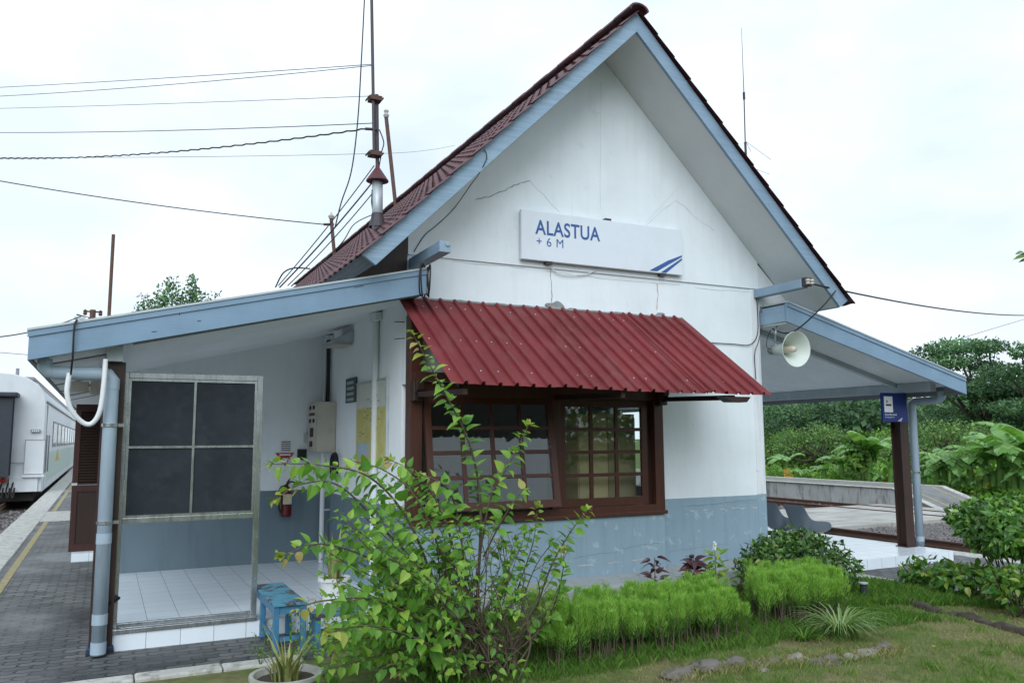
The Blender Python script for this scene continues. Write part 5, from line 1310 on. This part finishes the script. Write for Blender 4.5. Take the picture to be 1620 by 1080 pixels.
while len(bed) < 26000:
    x = r.uniform(2.2, 7.6); y = r.uniform(5.62, 7.9)
    edge = 5.75 - .03 * (x - 4) + .12 * mnoise.noise(Vector((x * 2, 0, 0)))
    if y < edge or (y > 6.6 and r.random() < .5): continue
    bed.append((x, y))
blades('bed_grass', bed, L_GRASS, .03, .10, .0022, 3)
bed = []
while len(bed) < 12000:
    x = r.uniform(7.2, 9.04); y = r.uniform(5.2, 7.6)
    if y < 6.35 - .55 * (x - 8.0) + .12 * mnoise.noise(Vector((x * 2, 4, 0))): continue
    bed.append((x, y))
blades('bed_grass', bed, L_GRASS, .04, .12, .0026, 4)
tf = []
for k in range(70):
    cx_, cy_ = r.uniform(4.2, 8.8), r.uniform(4.0, 5.9)
    if not inside_garden(cx_, cy_): continue
    for j in range(45): tf.append((cx_ + r.gauss(0, .045), cy_ + r.gauss(0, .045)))
blades('lawn_tufts', tf, L_GRASS2, .025, .075, .0024, 6)
tf = []
for k in range(900):
    px, py = r.uniform(1050, 1430), 0; py = 1068 - (px - 1060) * .115 + r.uniform(-6, 10); c = PZ(px, py, .05)
    if inside_garden(c.x, c.y): tf += [(c.x + r.gauss(0, .03), c.y + r.gauss(0, .03)) for _ in range(4)]
blades('stone_row_grass', tf, L_DRY, .02, .07, .0022, 8)
# fallen leaves on lawn
for i, (px, py, lb) in enumerate(((1477, 1022, 'small tan fallen leaf lying on the lawn'), (1377, 1066, 'tiny dark fallen leaf near the bottom edge of the lawn'))):
    c = PZ(px, py, .085); m = MB(); leaf(m, c, Vector((1, .3, .1)), Vector((0, 0, 1)), .07, .045); tag(m.build('fallen_leaf', L_BANY if i == 0 else TWIG, None, origin=tuple(c)), lb, 'leaf')

# ------------------------------------------------------------------ background vegetation
def crown_tree(label, base, H, crown, n_, L, mat, seed, pads=None, group='trees beyond the tracks', name='tree', lumps=16, trunk_r=.16):
    r = random.Random(seed); base = Vector(base); t = thing(name, label, 'tree', tuple(base), group); m = MB(); s = MB()
    rx, ry, rz, cz = crown; cl = []
    if pads:
        for (dx, dy, z, pr, ph) in pads: cl.append((base + Vector((dx, dy, z)), Vector((pr, pr, ph))))
    else:
        for k in range(lumps):
            v = rv(r); q = base + Vector((rx * .75 * v.x, ry * .75 * v.y, cz + rz * .75 * v.z)); k_ = r.uniform(.22, .38); cl.append((q, Vector((rx * k_, ry * k_, rz * k_))))
    fork = base + Vector((0, 0, H * .35)); s.tube(spline([base - Vector((0, 0, .1)), base.lerp(fork, .5) + rv(r) * .1, fork], 4), [trunk_r * (1 - .04 * i) for i in range(9)], 8, False)
    for q, rr in cl:
        s.tube(spline([fork, fork.lerp(q, .5) + Vector((0, 0, -.03 * H)) + rv(r) * .3, q], 4), [trunk_r * .5 * (1 - .1 * i) for i in range(9)], 5, False)
    wts = [w.x * w.z for _, w in cl]
    for k in range(n_):
        q, rr = r.choices(cl, wts)[0]; v = rv(r); f = r.random() ** .35
        p = q + Vector((rr.x * v.x, rr.y * v.y, rr.z * v.z)) * f + rv(r) * L * .5
        leaf_s(m, p, v * .6 + rv(r), v + Vector((0, 0, .7)) + rv(r) * .6, L * r.uniform(.6, 1.3), L * r.uniform(.4, .7))
    s.build('trunk', BARK, t, smooth=True); m.build('crown', mat, t); return t
def at(px, D, xm=26.6):                # ground point at distance D along the pixel column
    d = ray(px, 695); d.z = 0; d.normalize(); D = max(D, xm / max(.05, d.x)) if px > 1100 else D; return Vector((d.x * D, d.y * D, -.12))
def zat(px, py, D, xm=26.6):           # height of a pixel at distance D
    d = ray(px, py); h = sqrt(d.x ** 2 + d.y ** 2); D = max(D, xm / max(.05, d.x / h)) if px > 1100 else D; return EYE.z + d.z / h * D
# spreading rain tree, right
D = 52; b = at(1560, D); zt = zat(1540, 548, D); pads = []
r = random.Random(4)
for (px, py, w_) in ((1490, 562, 40), (1520, 556, 45), (1555, 550, 40), (1575, 556, 30), (1500, 580, 40), (1540, 575, 45), (1570, 578, 30), (1535, 600, 60), (1500, 604, 40), (1570, 610, 55), (1480, 610, 30), (1540, 625, 60), (1590, 620, 50)):
    q = at(px, D + r.uniform(-4, 4)); pads.append((q.x - b.x, q.y - b.y, zat(px, py, D) + .12, w_ * .034, .34))
crown_tree('tall spreading tree with layered dark crown against the sky', b, zt, (4, 4, 3, 8), 9000, .20, L_TREE, 51, pads, trunk_r=.3)
D = 48; b = at(1640, D); pads = []
for (px, py, w_) in ((1625, 562, 14), (1600, 590, 35), (1630, 585, 40), (1612, 612, 50), (1640, 612, 50), (1600, 640, 60), (1640, 645, 60), (1680, 600, 60)):
    q = at(px, D + r.uniform(-3, 3)); pads.append((q.x - b.x, q.y - b.y, zat(px, py, D) + .12, w_ * .034, .36))
crown_tree('dark tree with layered crown cut by the right edge', b, 8, (4, 4, 3, 8), 8000, .20, L_TREE, 52, pads, trunk_r=.28)
specs = [  # px, top py, D, width m, material, label
 (1235, 628, 50, 3.6, L_TREE, 'dark rounded tree behind the right wall corner'), (1300, 636, 55, 4.5, L_TREE, 'broad dark tree beyond the far platform'), (1375, 628, 58, 5.0, L_TREE, 'tall dark tree behind the smoking sign'), (1440, 632, 56, 4.5, L_TREE, 'deep green tree behind the right post'), (1500, 636, 46, 4.4, L_TREE, 'dark broad tree under the spreading one'), (1580, 640, 44, 4.4, L_TREE, 'dark tree low at the right edge behind bananas'),
 (1300, 668, 36, 2.4, L_TREE2, 'olive green rounded tree left of the pinnate palm'), (1350, 690, 38, 2.0, L_TREE2, 'small olive tree behind the vine covered stump'), (1490, 652, 34, 2.8, L_TREE2, 'olive leafy tree right of the downpipe'), (1540, 660, 36, 2.6, L_TREE2, 'olive leafy tree behind the banana grove'), (1228, 668, 36, 1.8, L_TREE3, 'bright green tree beside the wall corner'), (1405, 670, 38, 1.8, L_TREE3, 'bright green tree between sign and post'), (1255, 715, 30, 1.3, L_TREE3, 'low bright green bush tree by the wall corner')]
for i, (px, py, D, w_, mt, lb) in enumerate(specs):
    D *= 1.2; w_ *= 1.15; b = at(px, D, 33); zt = zat(px, py, D, 33); rz = max(1.0, (zt + .1) * .5)
    crown_tree(lb, b, zt, (w_, w_ * .8, rz * .95, zt - rz), 8000 if w_ > 3 else 5200, .21 if mt is L_TREE else .15, mt, 60 + i, None, lumps=26)
# vine covered stump, bright
b = at(1360, 29); zt = zat(1360, 682, 29); shrub('vine_stump', 'bright vine covered stump rising behind the far platform', 'plant', (b.x, b.y, zt * .62), (.55, .5, zt * .42), 1500, .22, L_TREE3, 6, None, 7, 81, -.1)
# banana plants
def banana(px, D, topy, label, nl, seed, dead=0):
    r = random.Random(seed); b = at(px, D); H = zat(px, topy, D) + .1; t = thing('banana_plant', label, 'banana plant', tuple(b), 'banana plants beyond the far platform')
    s = MB(); s.tube([b, b + Vector((.05, 0, H * .45)), b + Vector((.08, .02, H * .60))], [.13, .10, .06], 10, False); s.build('stem', L_TREE3, t, smooth=True)
    m = MB(); dm = MB()
    for k in range(nl + dead):
        isd = k >= nl; a = r.uniform(0, 2 * pi) if isd else 2 * pi * k / nl + r.uniform(-.3, .3); L = H * r.uniform(.55, .78); o = Vector((cos(a), sin(a), 0)); rise = r.uniform(.55, 1.15) if not isd else -.3; p0 = b + Vector((.08, .02, H * (.55 if not isd else .42)))
        wk = r.uniform(.9, 1.25); N_ = 9; sd = Vector((-sin(a), cos(a), 0)); mid = []
        for i in range(N_ + 1):
            u_ = i / N_; mid.append(p0 + o * (L * (u_ * .85)) + Vector((0, 0, L * (rise * u_ - (.75 if not isd else .4) * u_ * u_ * (1.4 - rise * .5)))))
        for i in range(N_):
            u0, u1 = i / N_, (i + 1) / N_; w0 = L * .16 * wk * sin(pi * min(1, u0 * .93 + .09)) ** .6; w1 = L * .16 * wk * sin(pi * min(1, u1 * .93 + .07)) ** .6
            if i == 0: w0 = .03
            for sg in (1, -1):
                gap = .0 if r.random() > .35 else .25; dz = Vector((0, 0, -.30 * w0 - r.uniform(0, .05)))
                q0 = mid[i].lerp(mid[i + 1], .0); q1 = mid[i].lerp(mid[i + 1], 1 - gap)
                (dm if isd else m).add([q0, q1, q1 + sd * sg * w1 + dz, q0 + sd * sg * w0 + dz], [(0, 1, 2, 3)])
    m.build('leaf_fan', L_BAN, t)
    if dead: dm.build('dead_leaf', L_BANY, t)
bl_specs = [(1240, 27, 700, 'banana plant with a yellow dead leaf by the wall corner', 6, 1), (1262, 28, 728, 'low banana plant left of the round vine clump', 5, 0), (1372, 32, 668, 'tall banana like plant with drooping fronds left of the sign', 10, 0), (1405, 27, 712, 'upright banana plant just left of the brown post', 6, 1), (1425, 28, 745, 'low banana plant beside the brown post with yellow leaf', 4, 1), (1478, 27, 715, 'banana plant right of the downpipe', 6, 0), (1505, 30, 700, 'banana plant in the grove above the ramp', 7, 0), (1530, 28, 690, 'banana plant in the middle of the grove', 7, 1), (1555, 31, 680, 'tall banana plant behind the grove', 8, 0), (1578, 27, 668, 'banana plant with upright new leaves in the grove', 7, 0), (1600, 29, 655, 'tallest banana plant near the right edge', 8, 0), (1622, 27, 680, 'banana plant cut by the right edge', 7, 0), (1495, 26, 752, 'small banana sucker at the foot of the grove', 5, 0), (1545, 25, 745, 'small banana sucker above the far rails', 5, 0), (1600, 25, 735, 'small banana sucker at the right of the grove', 5, 0)]
bl_specs += [(1300, 30, 722, 'banana plant half way along the far platform, left of the vine stump', 6, 0), (1328, 33, 700, 'banana plant just left of the vine covered stump', 7, 0), (1388, 30, 735, 'short banana plant under the smoking sign', 6, 0), (1456, 29, 735, 'short banana plant directly right of the downpipe', 6, 0), (1490, 33, 690, 'tall banana plant at the left end of the grove', 8, 0), (1518, 27, 735, 'leaning banana plant low in the grove', 6, 0), (1566, 26, 722, 'broad leaved banana plant low in the middle of the grove', 7, 1), (1588, 33, 655, 'high banana plant at the back of the grove', 8, 0), (1612, 26, 712, 'low banana plant near the right edge', 7, 0), (1638, 30, 650, 'banana plant with its leaves reaching in from the right edge', 8, 0)]
for i, (px, D, ty, lb, nl, dd) in enumerate(bl_specs): banana(px, D, ty, lb, nl, 200 + i, dd)
# undergrowth along the verge
ug = MB(); r = random.Random(15)
for k in range(30000):
    px = r.uniform(1205, 1640); d_x = ray(px, 695); d_x.z = 0; d_x.normalize(); D = 26.3 / d_x.x + 14 * r.random() ** 1.4; b = d_x * D; b.z = -.12
    hmax = (.36 + .75 * mnoise.noise(Vector((b.x * .35, b.y * .35, 0))) + .4 * mnoise.noise(Vector((b.x * 1.7, b.y * 1.7, 5)))) * (.8 + (b.x - 26) * .12)
    p = b + Vector((0, 0, max(.05, hmax) * r.random() ** .6)); leaf_s(ug, p, rv(r) + Vector((0, 0, .3)), Vector((0, -.3, 1)) + rv(r) * .5, r.uniform(.10, .22), r.uniform(.06, .13))
struct(ug.build('undergrowth', L_TREE3), 'stuff')
# far wood closing the horizon on the right and the wood behind the viewer, each one mass
fw = MB()
for k in range(30000):
    px = r.uniform(1150, 1800); D = r.uniform(62, 90); b = at(px, D); p = b + Vector((0, 0, r.random() ** .7 * (5.2 + 1.6 * mnoise.noise(Vector((b.x * .12, b.y * .12, 2)))))); leaf_s(fw, p, rv(r), rv(r) + Vector((0, -.5, .8)), r.uniform(.35, .7), r.uniform(.25, .45))
struct(fw.build('far_wood', L_TREE), 'stuff')
fw = MB()
for k in range(24000):
    x = r.uniform(-40, 45); y = -r.uniform(14, 24); h = 5.5 + 4.5 * mnoise.noise(Vector((x * .12, 0, 4))) + 1.5 * mnoise.noise(Vector((x * .5, 0, 9)))
    p = Vector((x, y, r.random() ** .7 * max(1.5, h))); leaf_s(fw, p, rv(r), rv(r) + Vector((0, .5, .8)), r.uniform(.3, .55), r.uniform(.2, .36))
struct(fw.build('wood_across_the_yard', L_TREE2), 'stuff')
# trees seen over the left lean-to roof
for i, (pl, lb, D) in enumerate((([(262, 450, 16), (252, 464, 22), (240, 480, 22), (264, 478, 26), (216, 470, 12), (212, 488, 16), (255, 500, 40), (230, 505, 40)], 'tree with a pointed top over the left roof, left one', 60), ([(293, 442, 9), (294, 458, 14), (288, 474, 18), (303, 474, 18), (333, 466, 6), (322, 478, 10), (296, 500, 36), (330, 500, 20)], 'tree with a narrow top over the left roof, right one', 62))):
    b = at(pl[1][0], D); pads = []
    for (px, py, w_) in pl: q = at(px, D + rnd.uniform(-1, 1)); pads.append((q.x - b.x, q.y - b.y, zat(px, py, D) + .12, w_ / 1290 * D * .62, w_ / 1290 * D * .7))
    crown_tree(lb, b, zat(260, 480, D) * .8, (1, 1, 1, 1), 1500, .26, L_TREE, 90 + i, pads, 'trees over the left roof', trunk_r=.2)
# twig reaching in at the right edge
q = [PY(1640, 396, 4.2), PY(1622, 401, 4.2), PY(1608, 402, 4.2)]
t = thing('hanging_twig', 'leafy twig tip reaching into the sky at the right edge', 'twig', tuple(q[0])); MB().tube([PY(1760, 390, 4.2)] + q, [.01, .004, .003, .002], 5).build('stem', TWIG, t); m = MB()
for (a, b, L) in ((1630, 400, .16), (1620, 405, .14), (1618, 398, .10), (1626, 410, .12)): p = PY(a, b, 4.2); leaf(m, p, PY(a - 40, b + 6, 4.2) - p, Vector((0, -.6, .6)), L, L * .3)
m.build('foliage', L_SHRUB, t)

# ------------------------------------------------------------------ camera
cam = bpy.data.cameras.new('camera'); co = bpy.data.objects.new('camera', cam); C.objects.link(co)
cam.sensor_width = 36; cam.lens = F / W0 * 36; cam.clip_end = 3000; cam.clip_start = .05
r0, r1, r2 = MC[0], -MC[1], -MC[2]
co.matrix_world = Matrix(((r0[0], r1[0], r2[0], EYE.x), (r0[1], r1[1], r2[1], EYE.y), (r0[2], r1[2], r2[2], EYE.z), (0, 0, 0, 1)))
bpy.context.scene.camera = co

# ------------------------------------------------------------------ light: bright overcast
EL, AZM = radians(34), radians(208)          # sun behind the camera, a little to the left
wd = bpy.data.worlds.new('World'); bpy.context.scene.world = wd; wd.use_nodes = True
nt = wd.node_tree; nt.nodes.clear()
out = nt.nodes.new('ShaderNodeOutputWorld'); bg = nt.nodes.new('ShaderNodeBackground'); bg.inputs['Strength'].default_value = .10
sky = nt.nodes.new('ShaderNodeTexSky'); sky.sky_type = 'NISHITA'; sky.sun_disc = False; sky.sun_elevation = EL; sky.sun_rotation = AZM; sky.air_density = 1; sky.dust_density = 2
tc = nt.nodes.new('ShaderNodeTexCoord'); mp = nt.nodes.new('ShaderNodeMapping'); mp.inputs['Scale'].default_value = (1, 1, 2.2); mp.inputs['Rotation'].default_value = (0, 0, 2.4); nt.links.new(tc.outputs['Generated'], mp.inputs[0])
n1 = nt.nodes.new('ShaderNodeTexNoise'); n1.inputs['Scale'].default_value = 2.6; n1.inputs['Detail'].default_value = 7; n1.inputs['Roughness'].default_value = .52; nt.links.new(mp.outputs[0], n1.inputs['Vector'])
rp = nt.nodes.new('ShaderNodeValToRGB'); rp.color_ramp.elements[0].position = .33; rp.color_ramp.elements[0].color = (.80,) * 3 + (1,); rp.color_ramp.elements[1].position = .56; rp.color_ramp.elements[1].color = (1, 1, 1, 1)
nt.links.new(n1.outputs['Fac'], rp.inputs[0])
cl_ = nt.nodes.new('ShaderNodeRGB'); cl_.outputs[0].default_value = (7.9, 8.9, 9.8, 1)
n2 = nt.nodes.new('ShaderNodeTexNoise'); n2.inputs['Scale'].default_value = 3.4; n2.inputs['Detail'].default_value = 6; n2.inputs['Roughness'].default_value = .5; nt.links.new(mp.outputs[0], n2.inputs['Vector'])
rp2 = nt.nodes.new('ShaderNodeValToRGB'); rp2.color_ramp.elements[0].position = .36; rp2.color_ramp.elements[0].color = (.82, .835, .85, 1); rp2.color_ramp.elements[1].position = .58; rp2.color_ramp.elements[1].color = (1, 1, 1, 1); nt.links.new(n2.outputs['Fac'], rp2.inputs[0])
mu = nt.nodes.new('ShaderNodeMix'); mu.data_type = 'RGBA'; mu.blend_type = 'MULTIPLY'; mu.inputs[0].default_value = 1; nt.links.new(cl_.outputs[0], mu.inputs[6]); nt.links.new(rp2.outputs[0], mu.inputs[7]); cl_ = mu
mx = nt.nodes.new('ShaderNodeMix'); mx.data_type = 'RGBA'; nt.links.new(rp.outputs[0], mx.inputs[0]); nt.links.new(sky.outputs[0], mx.inputs[6]); nt.links.new(cl_.outputs[2], mx.inputs[7])
nt.links.new(mx.outputs[2], bg.inputs[0]); nt.links.new(bg.outputs[0], out.inputs[0])
sl = bpy.data.lights.new('sun', 'SUN'); sl.energy = 1.5; sl.angle = radians(45); sl.color = (.93, .97, 1.0)
so = bpy.data.objects.new('sun', sl); C.objects.link(so)
sd = Vector((sin(AZM) * cos(EL), cos(AZM) * cos(EL), sin(EL)))
so.rotation_euler = sd.to_track_quat('Z', 'Y').to_euler()
vs = bpy.context.scene.view_settings; vs.view_transform = 'Standard'; vs.look = 'None'; vs.gamma = 1; vs.exposure = .46; vs.use_curve_mapping = False
